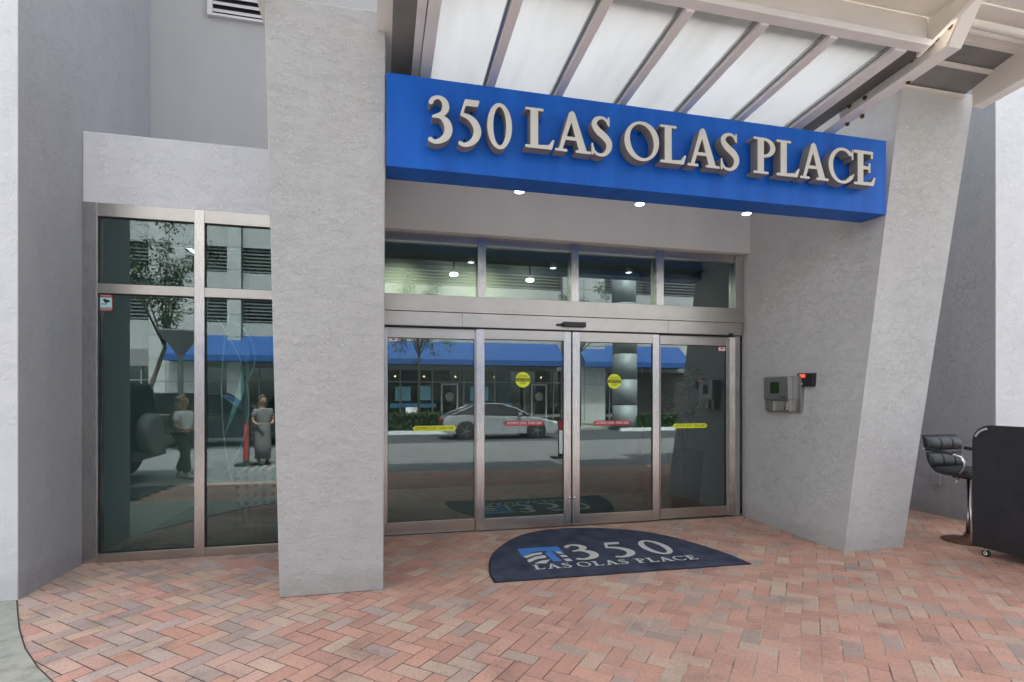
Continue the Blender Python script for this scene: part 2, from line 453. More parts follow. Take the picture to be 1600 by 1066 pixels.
def add_brick(u0, v0, u1, v1):
    uc, vc = (u0+u1)/2, (v0+v1)/2
    X = 2 + uc*ca - vc*sa; Y = 4 + uc*sa + vc*ca
    if not (-3.6 < X < 9.5 and 1.05 < Y < 8.2): return
    # nothing under the lobby, nothing beyond the concrete at the left
    if Y > 6.7 and -2.6 < X < 7.2: return
    dz = max(-.0006, random.gauss(0, .0007)); tx = random.gauss(0, .004); ty = random.gauss(0, .004)
    h = J/2; base = len(bm_v)
    for (ins, z) in ((h, -.03), (h, -CH), (h+CH, 0)):
        for (uu, vv) in ((u0+ins, v0+ins), (u1-ins, v0+ins), (u1-ins, v1-ins), (u0+ins, v1-ins)):
            zz = z + dz + (uu-uc)*tx + (vv-vc)*ty if z > -.02 else z
            bm_v.append((2 + uu*ca - vv*sa, 4 + uu*sa + vv*ca, zz))
    for r_ in (0, 4):
        for k in range(4):
            k2 = (k+1) % 4
            bm_f.append((base+r_+k, base+r_+k2, base+r_+4+k2, base+r_+4+k))
    bm_f.append((base+8, base+9, base+10, base+11))
    t = brick_tone(X, Y)
    tones.extend([t]*9)
for i in range(-80, 81):
    for j in range(-80, 81):
        q = (i - j) % 4
        if q == 0: add_brick(i*WB, j*WB, (i+2)*WB, (j+1)*WB)
        elif q == 3: add_brick(i*WB, j*WB, (i+1)*WB, (j+2)*WB)
me = bpy.data.meshes.new('brick_paving'); me.from_pydata(bm_v, [], bm_f); me.materials.append(M['brick'])
ca_ = me.attributes.new('tone', 'FLOAT_COLOR', 'FACE')
ca_.data.foreach_set('color', [c for t_ in tones for c in (*t_, 1)])
g = bpy.data.objects.new('brick_paving', me); C.objects.link(g); tag(g, kind='structure')
g = MB().box(-3.7, 9.6, 1.1, 8.3, -.08, -.0028).build('paving_sand', M['sand']); tag(g, kind='structure')

# concrete at the left with its curved edge
cpx = [(25,938),(26.5,960),(29,985),(38,1015),(58,1045),(80,1066)]
cp = [atZ(*p) for p in cpx]
# extend along a circle toward the camera
a0, a1 = cp[-2], cp[-1]
d = (a1 - a0).normalized(); p = a1.copy(); ext = []
for k in range(5):
    d = Matrix.Rotation(R(4.0), 3, 'Z') @ d; p = p + d * .22; ext.append(p.copy())
edge = cp + ext
poly = [(-3.0, 5.3, -.1), (-2.8, 5.3, -.1), (-2.79, 5.12, -.1)] + [(q.x, q.y, -.1) for q in edge] + [(-12, ext[-1].y, -.1), (-12, 5.3, -.1)]
g = MB().prism(poly, (0, 0, .106)).build('concrete_walk', M['concrete']); tag(g, kind='structure')
jt = MB()
for q0, q1 in zip(edge[:-1], edge[1:]):
    n_ = (q1 - q0).cross(Vector((0,0,1))).normalized()
    if n_.x < 0: n_ = -n_
    jt.prism([q0 + Vector((0,0,-.02)), q1 + Vector((0,0,-.02)), q1 + n_*.009 + Vector((0,0,-.02)), q0 + n_*.009 + Vector((0,0,-.02))], (0,0,.0245))
g = jt.build('paving_joint', mat('joint_dirt', (.05,.035,.025), .95)); tag(g, kind='structure')

# ------------------------------------------------------------------ building
bld = empty('building', (2.3, 7.6, 0), 0, 'grey stuccoed building front recessed behind the two pillars and blue sign', 'building')
def P(mb, name, mt, parent, **k):
    o = mb.build(name, mt, **k)
    o.parent = parent
    o.matrix_parent_inverse = Matrix.Translation(parent.location).inverted() if parent.parent is None and parent.rotation_euler.z == 0 else parent.matrix_world.inverted()
    return o
HT = 12.0
# left outer wall: front face then long side face
o = P(MB().box(-9, XL, YF, YB + .4, 0, HT), 'wall', M['stucco_side_shade'], bld); o['label'] = 'shaded bluish grey side wall left of the window bay'
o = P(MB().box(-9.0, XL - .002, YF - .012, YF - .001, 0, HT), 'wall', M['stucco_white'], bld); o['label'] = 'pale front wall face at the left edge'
o = P(MB().box(XL + .001, XR - .001, YB, YB + .4, 4.45, HT), 'wall', M['stucco_back_shade'], bld); o['label'] = 'upper back wall above the window bay'
# window bay fascia
zwt = atY(137, 316, YW).z; zbt = atY(137, 205, YW).z
o = P(MB().box(XL + .001, -.10, YW, YB - .001, zwt, zbt), 'wall', M['stucco_white'], bld, bevel=.008); o['label'] = 'white stucco band over the left window'
P(MB().box(XL + .001, -.101, YB, YB + .395, zbt - .05, 4.449), 'wall', M['stucco_back_shade'], bld)
P(MB().box(4.95, XR - .001, YB, YB + .395, zbt - .05, 4.449), 'wall', M['stucco_back_shade'], bld)
# door wall above transom
ztt = atY(602, 360, YD).z
XC = atY(1161, 390, YD).x     # inner right corner
o = P(MB().box(-.0995, XC + .25, YD - .10, YB - .001, ztt, 5.0), 'wall', M['stucco_soft'], bld, bevel=.006); o['label'] = 'smooth grey wall between blue sign and transom windows'
# right side: mirrored outer wall
o = P(MB().box(XR, 14, YF, YB + .4, 0, HT), 'wall', M['stucco_right_shade'], bld); o['label'] = 'shaded grey side wall behind the stool'
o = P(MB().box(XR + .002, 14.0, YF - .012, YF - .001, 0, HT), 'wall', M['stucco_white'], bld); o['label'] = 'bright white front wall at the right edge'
o = P(MB().box(XC + .26, XR - .001, 6.3, YB - .001, 0, zbt), 'wall', M['stucco_white'], bld)
# soffit over the recess, hidden above the sign

# pillars
def col(name, bl, br, tl, tr, depth_l, depth_r, ht, label):
    # bl.. x at ground and at height ht for left/right edges of the front face
    e = empty(name, ((bl+br)/2, YP, 0), 0, label, 'pillar')
    return e
P1 = empty('pillar', (-.37, YP, 0), 0, 'rough grey stucco pillar between the left window and the sliding doors', 'pillar')
x_bl = -.772; x_br = .030; x_tl = -.885; x_tr = .05
z_t = 4.78
o = P(MB().hexa([(x_bl,YP,0),(x_br,YP,0),(x_br,YD+.1,0),(x_bl,YD+.1,0)], [(x_tl,YP,z_t),(x_tr,YP,z_t),(x_tr,YD+.1,z_t),(x_tl,YD+.1,z_t)]), 'shaft', M['stucco_grey'], P1, bevel=.012)
P2 = empty('pillar', (5.0, YP, 0), 0, 'leaning grey stucco pillar right of the doors with the intercom on its inner side', 'pillar')
q = atY(1405, 170, YP); lean_l = (q.x - 4.644) / q.z
q = atY(1523, 140, YP); lean_r = (q.x - 5.40) / q.z
z2 = 4.93
# inner side wall is a twisted surface: straight against the door jamb, leaning at the front
n_z, n_y = 14, 8
mb = MB(); vs_ = []; 
XJ = XC
for iz in range(n_z + 1):
    z = z2 * iz / n_z
    row = []
    for iy in range(n_y + 1):
        f = iy / n_y
        y = YP + (YD + .02 - YP) * f
        x = (4.644 + lean_l * z) * (1 - f) + XJ * f
        row.append((x, y, z))
    row.append((XJ + .9, YD + .02, z))
    row.append((5.40 + lean_r * z, YP, z))
    vs_ += row
nr = n_y + 3
fs_ = []
for iz in range(n_z):
    for k in range(nr):
        k2 = (k + 1) % nr
        fs_.append((iz*nr+k, iz*nr+k2, (iz+1)*nr+k2, (iz+1)*nr+k))
fs_.append(list(range(nr))); fs_.append([n_z*nr+k for k in range(nr)][::-1])
o = P(MB().add(vs_, fs_), 'shaft', M['stucco_lean'], P2)
def wallX(y, z):
    f = (y - YP) / (YD + .02 - YP)
    return (4.644 + lean_l * z) * (1 - f) + XJ * f

# ------------------------------------------------------------------ left window
win = empty('storefront_window', ((XL - .9)/2, YW, 0), 0, 'tall steel framed window left of the near pillar, four dark panes', 'window')
def zY(px, py, Y): return atY(px, py, Y).z
def xY(px, Y): return atY(px, 620, Y).x
xw0 = XL + .001; xw1 = -.70
yF = YW - .012
fz0 = 0.0; fz1 = zwt
x_lf = xY(152, yF); x_m0 = xY(303.5, yF); x_m1 = xY(319.5, yF)
z_bt = zY(152, 866, yF); z_m0 = zY(152, 457.5, yF); z_m1 = zY(152, 442.5, yF); z_tb = zY(152, 337, yF)
P(MB().box(xw0, x_lf, yF, YW+.12, fz0, fz1), 'jamb', M['steel_v'], win, bevel=.003)
P(MB().box(x_m0, x_m1, yF - .004, YW+.12, fz0 + .002, fz1 - .001), 'mullion', M['steel_v'], win, bevel=.003)
for a, b2 in ((x_lf, x_m0), (x_m1, xw1)):
    P(MB().box(a, b2, yF, YW+.12, fz1, z_tb), 'head_rail', M['steel'], win, bevel=.003)
    P(MB().box(a, b2, yF, YW+.12, z_m0, z_m1), 'transom_bar', M['steel'], win, bevel=.003)
    P(MB().box(a, b2, yF, YW+.12, fz0, z_bt), 'sill', M['steel'], win, bevel=.003)
    for z0_, z1_ in ((z_bt, z_m0), (z_m1, z_tb)):
        P(MB().box(a, b2, YW+.028, YW+.034, z0_, z1_), 'pane', M['glass_teal'], win)
        gm = MB()
        for (u0, u1, w0, w1) in ((a, a+.008, z0_, z1_), (b2-.008, b2, z0_, z1_), (a+.008, b2-.008, z0_, z0_+.008), (a+.008, b2-.008, z1_-.008, z1_)):
            gm.box(u0, u1, YW+.016, YW+.027, w0, w1)
        P(gm, 'gasket', M['gasket'], win)

# ------------------------------------------------------------------ entrance doors
door = empty('sliding_door', (2.3, YD, 0), 0, 'four leaf stainless steel automatic glass door with transom lights under the blue sign', 'door')
x0d = -.09; x1d = XC
zA = zY(602, 458.6, YD); zBh = zY(602, 481, YD); zHb = zY(602, 508, YD)
zTt = ztt
zTg = zY(602, 374, YD)
dx = lambda px: xY(px, YD)
# header + transom rails
P(MB().box(x0d, x1d - .02, YD - .035, YD + .12, zA, zBh + .001), 'transom_sill', M['steel'], door, bevel=.003)
P(MB().box(x0d, x1d - .03, YD - .06, YD + .12, zBh + .003, zBh - .03), 'trim', M['steel'], door, bevel=.003)
P(MB().box(x0d, x1d - .045, YD - .045, YD + .12, zBh - .034, zHb), 'header', M['steel'], door, bevel=.004)
sx_ = dx(721.5)
P(MB().box(x0d, x1d - .02, YD, YD + .12, zTg, zTt - .001), 'head_rail', M['steel'], door, bevel=.003)
ms = [(746, 758.5), (891.7, 903), (1024, 1035.5)]
for a, b2 in ms:
    P(MB().box(dx(a), dx(b2), YD - .03, YD + .12, zA - .05, zTt - .012), 'mullion', M['steel_v'], door, bevel=.003)
P(MB().box(dx(1147.5), x1d - .005, YD - .02, YD + .12, zBh, zTt - .002), 'jamb', M['steel_v'], door, bevel=.003)
edges = [(x0d, dx(746)), (dx(758.5), dx(891.7)), (dx(903), dx(1024)), (dx(1035.5), dx(1147.5))]
for a, b2 in edges:
    P(MB().box(a, b2, YD + .05, YD + .056, zA, zTg), 'transom_pane', M['glass'], door)
P(MB().box(x0d, x1d - .04, YD - .05, YD + .1, zBh - .0338, zBh - .0302), 'sealant', mat('red_sealant', (.22,.10,.07), .8), door)
# joint lines on the header
for px in (721.5, 1041):
    P(MB().box(dx(px), dx(px) + .003, YD - .047, YD - .0455, zBh - .04, zHb + .004), 'seam', M['gasket'], door)
P(MB().box(x0d, x1d - .05, YD - .04, YD + .1, zHb - .012, zHb - .001), 'track', M['gasket'], door)
# jamb right
P(MB().box(dx(1146.3), dx(1154), YD - .03, YD + .12, 0, zHb - .001), 'jamb', M['steel_v'], door, bevel=.003)
P(MB().box(x0d, x1d - .06, YD - .02, YD + .10, 0.0, .008), 'threshold', M['steel'], door)

def leaf(px0, px1, pg0, pg1, y, label, bot_px, top_px, stick):
    """one door leaf: outer px range, glass px range"""
    X0, X1 = xY(px0, y), xY(px1, y); G0, G1 = xY(pg0, y), xY(pg1, y)
    zb = zY(*bot_px, y); zt = zY(*top_px, y)
    zl = .018; zu = zHb - .016
    l = MB().box(X0, G0, y, y + .045, zl, zu).build('leaf_frame', M['steel_v'])
    mbf = MB().box(X0, G0, y, y+.045, zl, zu).box(G1, X1, y, y+.045, zl, zu)
    bpy.data.objects.remove(l)
    l = P(mbf, 'door_leaf', M['steel_v'], door, bevel=.003); l['label'] = label
    ml = MB().box(G0 + .0005, G1 - .0005, y + .001, y + .044, zl, zb).box(G0 + .0005, G1 - .0005, y + .001, y + .044, zt, zu)
    s = ml.build('rail', M['steel'], l, bevel=.003); s.matrix_parent_inverse = l.matrix_parent_inverse.copy() if False else Matrix.Translation(-door.location) if False else s.matrix_parent_inverse
    s = MB().box(G0, G1, y + .018, y + .024, zb, zt).build('pane', M['glass'], l)
    gm = MB()
    for (u0, u1, w0, w1) in ((G0, G0+.006, zb, zt), (G1-.006, G1, zb, zt), (G0+.006, G1-.006, zb, zb+.006), (G0+.006, G1-.006, zt-.006, zt)):
        gm.box(u0, u1, y+.008, y+.017, w0, w1)
    gm.build('gasket', M['gasket'], l)
    return l, y
ys = YD - .02; yfx = YD + .03
l1, _ = leaf(597, 743.5, 605.5, 741.5, yfx, 'fixed left door leaf with a yellow stand clear strip', (606, 817.5), (606, 527), 0)
l2, _ = leaf(744.5, 892.3, 757, 881, ys, 'left sliding leaf with caution disc and red strip', (757, 810.5), (757, 529.5), 0)
l3, _ = leaf(894.6, 1030.5, 906, 1020, ys, 'right sliding leaf with caution disc and red strip', (906, 804), (906, 534), 0)
l4, _ = leaf(1031.5, 1146, 1032.5, 1135, yfx, 'fixed right door leaf with a yellow stand clear strip', (1032, 795.5), (1032, 538), 0)
for px in (890, 898.5):
    c_ = atY(px, 778, ys)
    l_ = l2 if px < 894 else l3
    MB().lathe([(.018,0),(.018,.006),(.013,.016),(.006,.018)], 16, Matrix.Translation(c_) @ Matrix.Rotation(R(90), 4, 'X')).build('lock', M['chrome'], l_)
# stickers
def strip(px0, px1, py, y, base, ink, txt, l):
    c0 = atY(px0, py, y); c1 = atY(px1, py, y); cx = (c0.x + c1.x)/2; hw = (c1.x - c0.x)/2; hh = .030; z = (c0.z + c1.z)/2
    yy = y + .0165
    pts = [(-hw, 0), (-hw+.03, hh), (hw-.03, hh), (hw, 0), (hw-.03, -hh), (-hw+.03, -hh)]
    o_ = MB().prism([(cx+a, yy, z+b) for a, b in pts], (0, .0008, 0)).build('sticker', base, l)
    me = text_mesh(txt, .046, .0003, 1.0)
    xs = [v.co.x for v in me.vertices]; s = (2*hw - .07) / (max(xs) - min(xs))
    me.transform(Matrix.Diagonal((s, 1.0, 1, 1)))
    link_mesh(me, 'lettering', ink, l, Matrix.Translation((cx, yy - .0006, z)) @ XZ)
strip(644.5, 713.5, 669.5, yfx, M['yellow'], M['ink'], 'AUTOMATIC DOOR - STAND CLEAR', l1)
strip(788, 851.5, 661.5, ys, M['red'], M['white'], 'AUTOMATIC DOOR - STAND CLEAR', l2)
strip(927.5, 987, 661, ys, M['red'], M['white'], 'AUTOMATIC DOOR - STAND CLEAR', l3)
strip(1052, 1106.5, 665.5, yfx, M['yellow'], M['ink'], 'AUTOMATIC DOOR - STAND CLEAR', l4)
def disc(px, py, y, l):
    c_ = atY(px, py, y + .0165); r_ = .093
    T = Matrix.Translation(c_)
    MB().lathe([(r_, 0), (r_, .0008)], 40, T @ Matrix.Rotation(R(90), 4, 'X')).build('sticker', M['yellow'], l)
    for txt, sz, dz, mt, w_ in (('AUTOMATIC', .032, .043, M['ink'], .125), ('CAUTION', .045, .0, M['yellow'], .165), ('DOOR', .032, -.043, M['ink'], .075)):
        me = text_mesh(txt, sz, .0003)
        xs = [v.co.x for v in me.vertices]; s = w_ / (max(xs) - min(xs)); me.transform(Matrix.Diagonal((s, 1, 1, 1)))
        link_mesh(me, 'lettering', mt, l, T @ Matrix.Translation((0, -.0026, dz)) @ XZ)
    MB().box(c_.x - r_*.97, c_.x + r_*.97, c_.y - .0018, c_.y - .001, c_.z - .021, c_.z + .021).build('band', M['ink'], l)
disc(817, 593.5, ys, l2); disc(960, 596, ys, l3)
# warning stickers
def warn(px0, py0, px1, py1, y, parent, mini=False):
    a = atY(px0, py0, y); b2 = atY(px1, py1, y)
    x0, x1, z1, z0 = a.x, b2.x, a.z, b2.z
    W, H = x1 - x0, z1 - z0
    MB().box(x0, x1, y - .001, y, z0, z1).build('sticker', M['red'], parent)
    MB().box(x0 + W*.05, x1 - W*.05, y - .0022, y - .0012, z0 + H*.15, z1 - H*.2).build('sticker_panel', M['aqua'] if not mini else M['white'], parent)
    cm = MB(); cx, cz = x0 + W*.5, z0 + H*.52
    def pp(*pts): cm.prism([(cx + u*W, y - .0032, cz + v_*H) for u, v_ in pts], (0, .0008, 0))
    pp((-.22,.16),(-.1,.2),(.3,.1),(.32,.03),(.05,-.04),(-.1,-.02))
    pp((-.3,-.06),(-.26,-.06),(-.26,-.18),(-.3,-.18)); pp((-.26,-.10),(.0,-.10),(.0,-.14),(-.26,-.14)); pp((-.02,-.045),(.05,-.045),(.03,-.16),(-.04,-.16))
    cm.build('camera_symbol', M['ink'], parent)
    if mini: return
    for txt, dz, mt, h_ in (('WARNING', .41, M['white'], .12), ('24 HOUR VIDEO', -.30, M['ink'], .085), ('SURVEILLANCE', -.43, M['white'], .08)):
        me = text_mesh(txt, H*h_*1.3, .0002); xs = [v.co.x for v in me.vertices]; s = W*.82/(max(xs)-min(xs)); me.transform(Matrix.Diagonal((s,1,1,1)))
        link_mesh(me, 'lettering', mt, parent, Matrix.Translation((cx, y - .0034, z0 + H*(.5+dz))) @ XZ)
ws = empty('warning_sticker', (0, 0, 0), 0, 'small red and pale blue camera warning sticker in the corner of the left window', 'sticker')
warn(155, 459.5, 176, 486, YW + .026, ws)
ws = empty('warning_sticker', (0, 0, 0), 0, 'tiny camera sticker at the upper left corner of the leftmost door leaf', 'sticker')
warn(607.5, 526.5, 621.5, 535, yfx + .016, ws, True)
ws = empty('warning_sticker', (0, 0, 0), 0, 'tiny camera sticker at the upper right corner of the rightmost door leaf', 'sticker')
warn(1122, 541, 1133.5, 549.5, yfx + .016, ws, True)
# motion sensor
c_ = atY(895, 508, YD - .05)
ms_ = empty('motion_sensor', c_, 0, 'black motion sensor bar on the steel header over the sliding leaves', 'sensor')
MB().box(-.135, .155, -.055, 0, -.028, .032).build('housing', M['blackplastic'], ms_, bevel=.012, seg=3)
MB().tube([(-.21, -.012, -.004), (-.13, -.012, -.004)], .012, 8).build('cable_gland', M['blackplastic'], ms_)
c_ = atY(1142, 522.5, YD - .05)
o = MB().box(c_.x - .03, c_.x + .03, YD - .06, YD - .046, c_.z - .012, c_.z + .012).build('bracket', M['gasket']); o.parent = door; o.matrix_parent_inverse = Matrix.Translation(-door.location)

# ------------------------------------------------------------------ serif lettering
def crom(pts, n=10):
    P_ = [pts[0]] + list(pts) + [pts[-1]]; out = []
    for i in range(1, len(P_) - 2):
        p0, p1, p2, p3 = (np.array(P_[k], float) for k in (i-1, i, i+1, i+2))
        for k in range(n):
            t = k / n
            out.append(.5*((2*p1) + (-p0+p2)*t + (2*p0-5*p1+4*p2-p3)*t*t + (-p0+3*p1-3*p2+p3)*t**3))
    out.append(np.array(pts[-1], float)); return out
class G:
    def __init__(s, w):
        s.w = w; s.h = .0125
        xs = np.arange(-.15, w + .15, s.h); ys = np.arange(-.2, 1.2, s.h)
        s.X, s.Y = np.meshgrid(xs, ys); s.xs = xs; s.ys = ys
        s.F = np.full(s.X.shape, 9.0)
    def cap(s, a, b):
        ax, ay, ar = a; bx, by, br = b
        dx_, dy_ = bx-ax, by-ay; l2_ = dx_*dx_+dy_*dy_ + 1e-9
        t = np.clip(((s.X-ax)*dx_ + (s.Y-ay)*dy_)/l2_, 0, 1)
        d_ = np.hypot(s.X-ax-t*dx_, s.Y-ay-t*dy_) - (ar + t*(br-ar))
        s.F = np.minimum(s.F, d_); return s
    def path(s, pts):
        c = crom(pts)
        for a, b in zip(c[:-1], c[1:]): s.cap(a, b)
        return s
    def polyf(s, pts):
        n = len(pts); d_ = np.full(s.X.shape, 9.0); ins = np.zeros(s.X.shape, bool)
        for i in range(n):
            ax, ay = pts[i]; bx, by = pts[(i+1) % n]
            ex, ey = bx-ax, by-ay
            t = np.clip(((s.X-ax)*ex + (s.Y-ay)*ey)/(ex*ex+ey*ey), 0, 1)
            d_ = np.minimum(d_, np.hypot(s.X-ax-t*ex, s.Y-ay-t*ey))
            c = (ay > s.Y) != (by > s.Y)
            with np.errstate(divide='ignore', invalid='ignore'):
                xi = ex*(s.Y-ay)/(ey if ey else 1e-9) + ax
            ins ^= c & (s.X < xi)
        return np.where(ins, -d_, d_)
    def poly(s, *pts):
        s.F = np.minimum(s.F, s.polyf(pts) - .012); return s
    def ell(s, cx, cy, a, b, sh=0):
        X = s.X - cx - sh*(s.Y-cy); Y = s.Y - cy
        return (np.sqrt((X/a)**2 + (Y/b)**2) - 1) * min(a, b)
    def ring(s, cx, cy, a, b, ia, ib, cut=None, sh=0):
        f = np.maximum(s.ell(cx, cy, a, b), -s.ell(cx, cy, ia, ib, sh))
        if cut is not None: f = np.maximum(f, -s.polyf(cut))
        s.F = np.minimum(s.F, f); return s
def contours(g):
    F = g.F; H, W = F.shape; segs = {}
    def ip(i0, j0, i1, j1):
        a, b = F[i0, j0], F[i1, j1]; t = a / (a - b)
        return (g.xs[j0] + t*(g.xs[j1]-g.xs[j0]), g.ys[i0] + t*(g.ys[i1]-g.ys[i0]))
    pt = {}
    nxt = {}
    for i in range(H-1):
        for j in range(W-1):
            c = (F[i,j] < 0) | ((F[i,j+1] < 0) << 1) | ((F[i+1,j+1] < 0) << 2) | ((F[i+1,j] < 0) << 3)
            if c in (0, 15): continue
            e = {0: (i,j,i,j+1), 1: (i,j+1,i+1,j+1), 2: (i+1,j,i+1,j+1), 3: (i,j,i+1,j)}
            tab = {1:[(0,3)],2:[(1,0)],3:[(1,3)],4:[(2,1)],5:[(0,3),(2,1)],6:[(2,0)],7:[(2,3)],8:[(3,2)],9:[(0,2)],10:[(1,0),(3,2)],11:[(1,2)],12:[(3,1)],13:[(0,1)],14:[(3,0)]}
            for a, b in tab[int(c)]:
                ka, kb = e[a], e[b]
                pt[ka] = ip(*ka); pt[kb] = ip(*kb); nxt[ka] = kb
    loops = []; used = set()
    for k in list(nxt):
        if k in used: continue
        lp = []; q = k
        while q in nxt and q not in used:
            used.add(q); lp.append(pt[q]); q = nxt[q]
        if len(lp) > 6: loops.append(lp)
    return loops
def glyph(ch):
    if ch == '3':
        return G(.56).path([(.075,.83,.05),(.13,.915,.045),(.26,.955,.042),(.38,.88,.068),(.41,.74,.08),(.33,.61,.055),(.13,.53,.03)]).path([(.15,.535,.028),(.30,.535,.045),(.42,.45,.08),(.475,.30,.09),(.43,.14,.082),(.30,.03,.06),(.16,-.01,.045),(.065,.03,.052)])
    if ch == '5':
        return G(.56).poly((.17,.86),(.46,.86),(.50,.98),(.185,.98)).path([(.19,.93,.035),(.13,.76,.03),(.10,.64,.035)]).path([(.12,.645,.04),(.27,.60,.062),(.40,.49,.08),(.465,.32,.088),(.42,.16,.08),(.30,.04,.06),(.16,-.01,.045),(.065,.02,.045)])
    if ch == '0': return G(.62).ring(.31,.49,.295,.51,.155,.425)
    if ch == 'O': return G(.92).ring(.46,.49,.45,.515,.305,.435, sh=-.1)
    if ch == 'C':
        g = G(.82).ring(.45,.49,.44,.515,.30,.435, cut=[(.62,.26),(1.2,.02),(1.2,.98),(.62,.76)])
        return g.path([(.70,.88,.035),(.765,.80,.03),(.775,.70,.022)]).cap((.775,.97,.02),(.775,.72,.022)).path([(.64,.10,.045),(.72,.15,.035),(.80,.26,.024)])
    if ch == 'L':
        return G(.72).poly((.13,.02),(.29,.02),(.29,.98),(.13,.98)).poly((.01,.945),(.42,.945),(.42,.985),(.01,.985)).poly((.01,.015),(.62,.015),(.68,.24),(.66,.24),(.56,.10),(.28,.075),(.01,.06))
    if ch == 'A':
        return G(.86).poly((.34,.98),(.41,1.03),(.46,.98),(.76,.03),(.59,.03),(.385,.80),(.15,.03),(.08,.03)).poly((.22,.31),(.60,.31),(.58,.375),(.24,.375)).poly((0,.012),(.27,.012),(.27,.055),(0,.055)).poly((.50,.012),(.86,.012),(.86,.055),(.50,.055))
    if ch == 'S':
        return G(.56).path([(.445,.80,.022),(.40,.91,.035),(.27,.965,.038),(.13,.90,.055),(.095,.76,.07),(.20,.61,.088),(.36,.48,.09),(.46,.34,.08),(.455,.18,.066),(.36,.05,.048),(.22,.015,.038),(.10,.08,.035),(.055,.22,.022)]).cap((.455,.98,.022),(.455,.78,.024)).cap((.045,.28,.022),(.045,.02,.024))
    if ch == 'P':
        g = G(.68).poly((.13,.02),(.29,.02),(.29,.98),(.13,.98)).poly((.01,.012),(.43,.012),(.43,.055),(.01,.055)).poly((.01,.945),(.3,.945),(.3,.985),(.01,.985))
        return g.ring(.30,.725,.34,.272,.19,.195, cut=[(-1,-1),(.27,-1),(.27,2),(-1,2)])
    if ch == 'E':
        return G(.70).poly((.13,.02),(.29,.02),(.29,.98),(.13,.98)).poly((.01,.92),(.56,.92),(.56,.80),(.60,.80),(.61,.985),(.01,.985)).poly((.28,.475),(.48,.475),(.48,.38),(.52,.38),(.52,.64),(.48,.64),(.48,.545),(.28,.545)).poly((.01,.012),(.63,.012),(.69,.24),(.66,.24),(.57,.09),(.28,.08),(.01,.055))
GL = {}
for ch in '350LASOPCE':
    g_ = glyph(ch); GL[ch] = (contours(g_), g_.w)
def glyph_mesh(ch, s, sxx, depth, bevel=0.0):
    cu = bpy.data.curves.new('g', 'CURVE'); cu.dimensions = '2D'; cu.fill_mode = 'BOTH'; cu.extrude = depth / 2; cu.bevel_depth = bevel; cu.bevel_resolution = 1
    for lp in GL[ch][0]:
        sp_ = cu.splines.new('POLY'); sp_.points.add(len(lp) - 1); sp_.use_cyclic_u = True
        for p_, (x, y) in zip(sp_.points, lp): p_.co = (x*s*sxx, y*s, 0, 1)
    ob = bpy.data.objects.new('g', cu); C.objects.link(ob)
    bpy.context.view_layer.update()
    me = bpy.data.meshes.new_from_object(ob.evaluated_get(bpy.context.evaluated_depsgraph_get()))
    bpy.data.objects.remove(ob); bpy.data.curves.remove(cu)
    return me
def word(txt, x0, x1, s, gap=.06):
    """returns list (char, x, sx)"""
    tot = sum(GL[c][1] for c in txt) + gap * (len(txt) - 1)
    k = (x1 - x0) / (tot * s); out = []; x = x0
    for c in txt:
        out.append((c, x, k)); x += (GL[c][1] + gap) * s * k
    return out

# ------------------------------------------------------------------ blue sign
YS = YP - .03
a = atY(605, 113, YS); zt_s = 4.29; zb_s = zY(605, 259, YS)
xs0 = .055; xs1 = atY(1385, 300, YS).x
sign = empty('building_sign', ((xs0+xs1)/2, YS, zb_s), 0, 'long blue sign board with raised beige letters spanning over the entrance', 'sign')
zt_s = zY(605, 113, YS)
P(MB().box(xs0, xs1, YS, YS + .285, zb_s, zt_s), 'board', M['blue'], sign, bevel=.004)
yl = YS - .13
zl0 = atY(822.5, 230, yl).z; cap_h = .345
def Sx(px): return xY(px, yl)
LET = word('350', Sx(668), Sx(801), cap_h, .12) + word('LAS', Sx(821), Sx(957.5), cap_h, .0) + word('OLAS', Sx(975), Sx(1156), cap_h, .02) + word('PLACE', Sx(1177.5), Sx(1368), cap_h, .0)
for i, (ch, x, k) in enumerate(LET):
    hs = cap_h * (1.10 if ch in '350' else 1.0)
    me = glyph_mesh(ch, hs, k * cap_h / hs if False else k * cap_h / hs, .105)
    me.materials.clear(); me.materials.append(M['letter']); me.materials.append(M['letter_side'])
    for p_ in me.polygons:
        p_.material_index = 0 if abs(p_.normal.z) > .7 else 1
    me.transform(Matrix.Translation((x, yl + .0525, zl0 - (.035 if ch in '350' else 0))) @ XZ)
    o = bpy.data.objects.new('letter', me); C.objects.link(o); o.parent = sign; o.matrix_parent_inverse = Matrix.Translation(-sign.location)
    xs_ = [v_.co.x for v_ in me.vertices]; cx = (min(xs_)+max(xs_))/2
    for (ux, uz) in ((-.05, .05), (.05, .29)):
        MB().tube([(cx+ux*.6, yl + .08, zl0+uz), (cx+ux*.6, YS+.001, zl0+uz)], .006, 6).build('stud', M['gasket'], o)
P(MB().box(xs0 + .05, xs1 - .1, YS + .286, YS + .46, zb_s + .10, zb_s + .12), 'light_rail', M['gasket'], sign)
# downlights behind the sign
for px, py in ((811.5, 299), (999.5, 318.5), (1166.5, 333.5)):
    c_ = atY(px, py, YS + .40)
    e = empty('downlight', (c_.x, c_.y, c_.z), 0, {811.5: 'round white downlight behind the lower edge of the blue sign, leftmost', 999.5: 'middle round white downlight behind the lower edge of the blue sign', 1166.5: 'rightmost round white downlight behind the lower edge of the sign'}[px], 'light', 'downlights under the sign')
    hz = zb_s + .099 - c_.z
    MB().lathe([(.052, -.004), (.052, .02), (.045, .024), (.045, max(.05, hz))], 28).build('trim', M['white'], e)
    MB().lathe([(.042, -.009), (.042, -.0045)], 28).build('lens', M['lamp_white'], e)

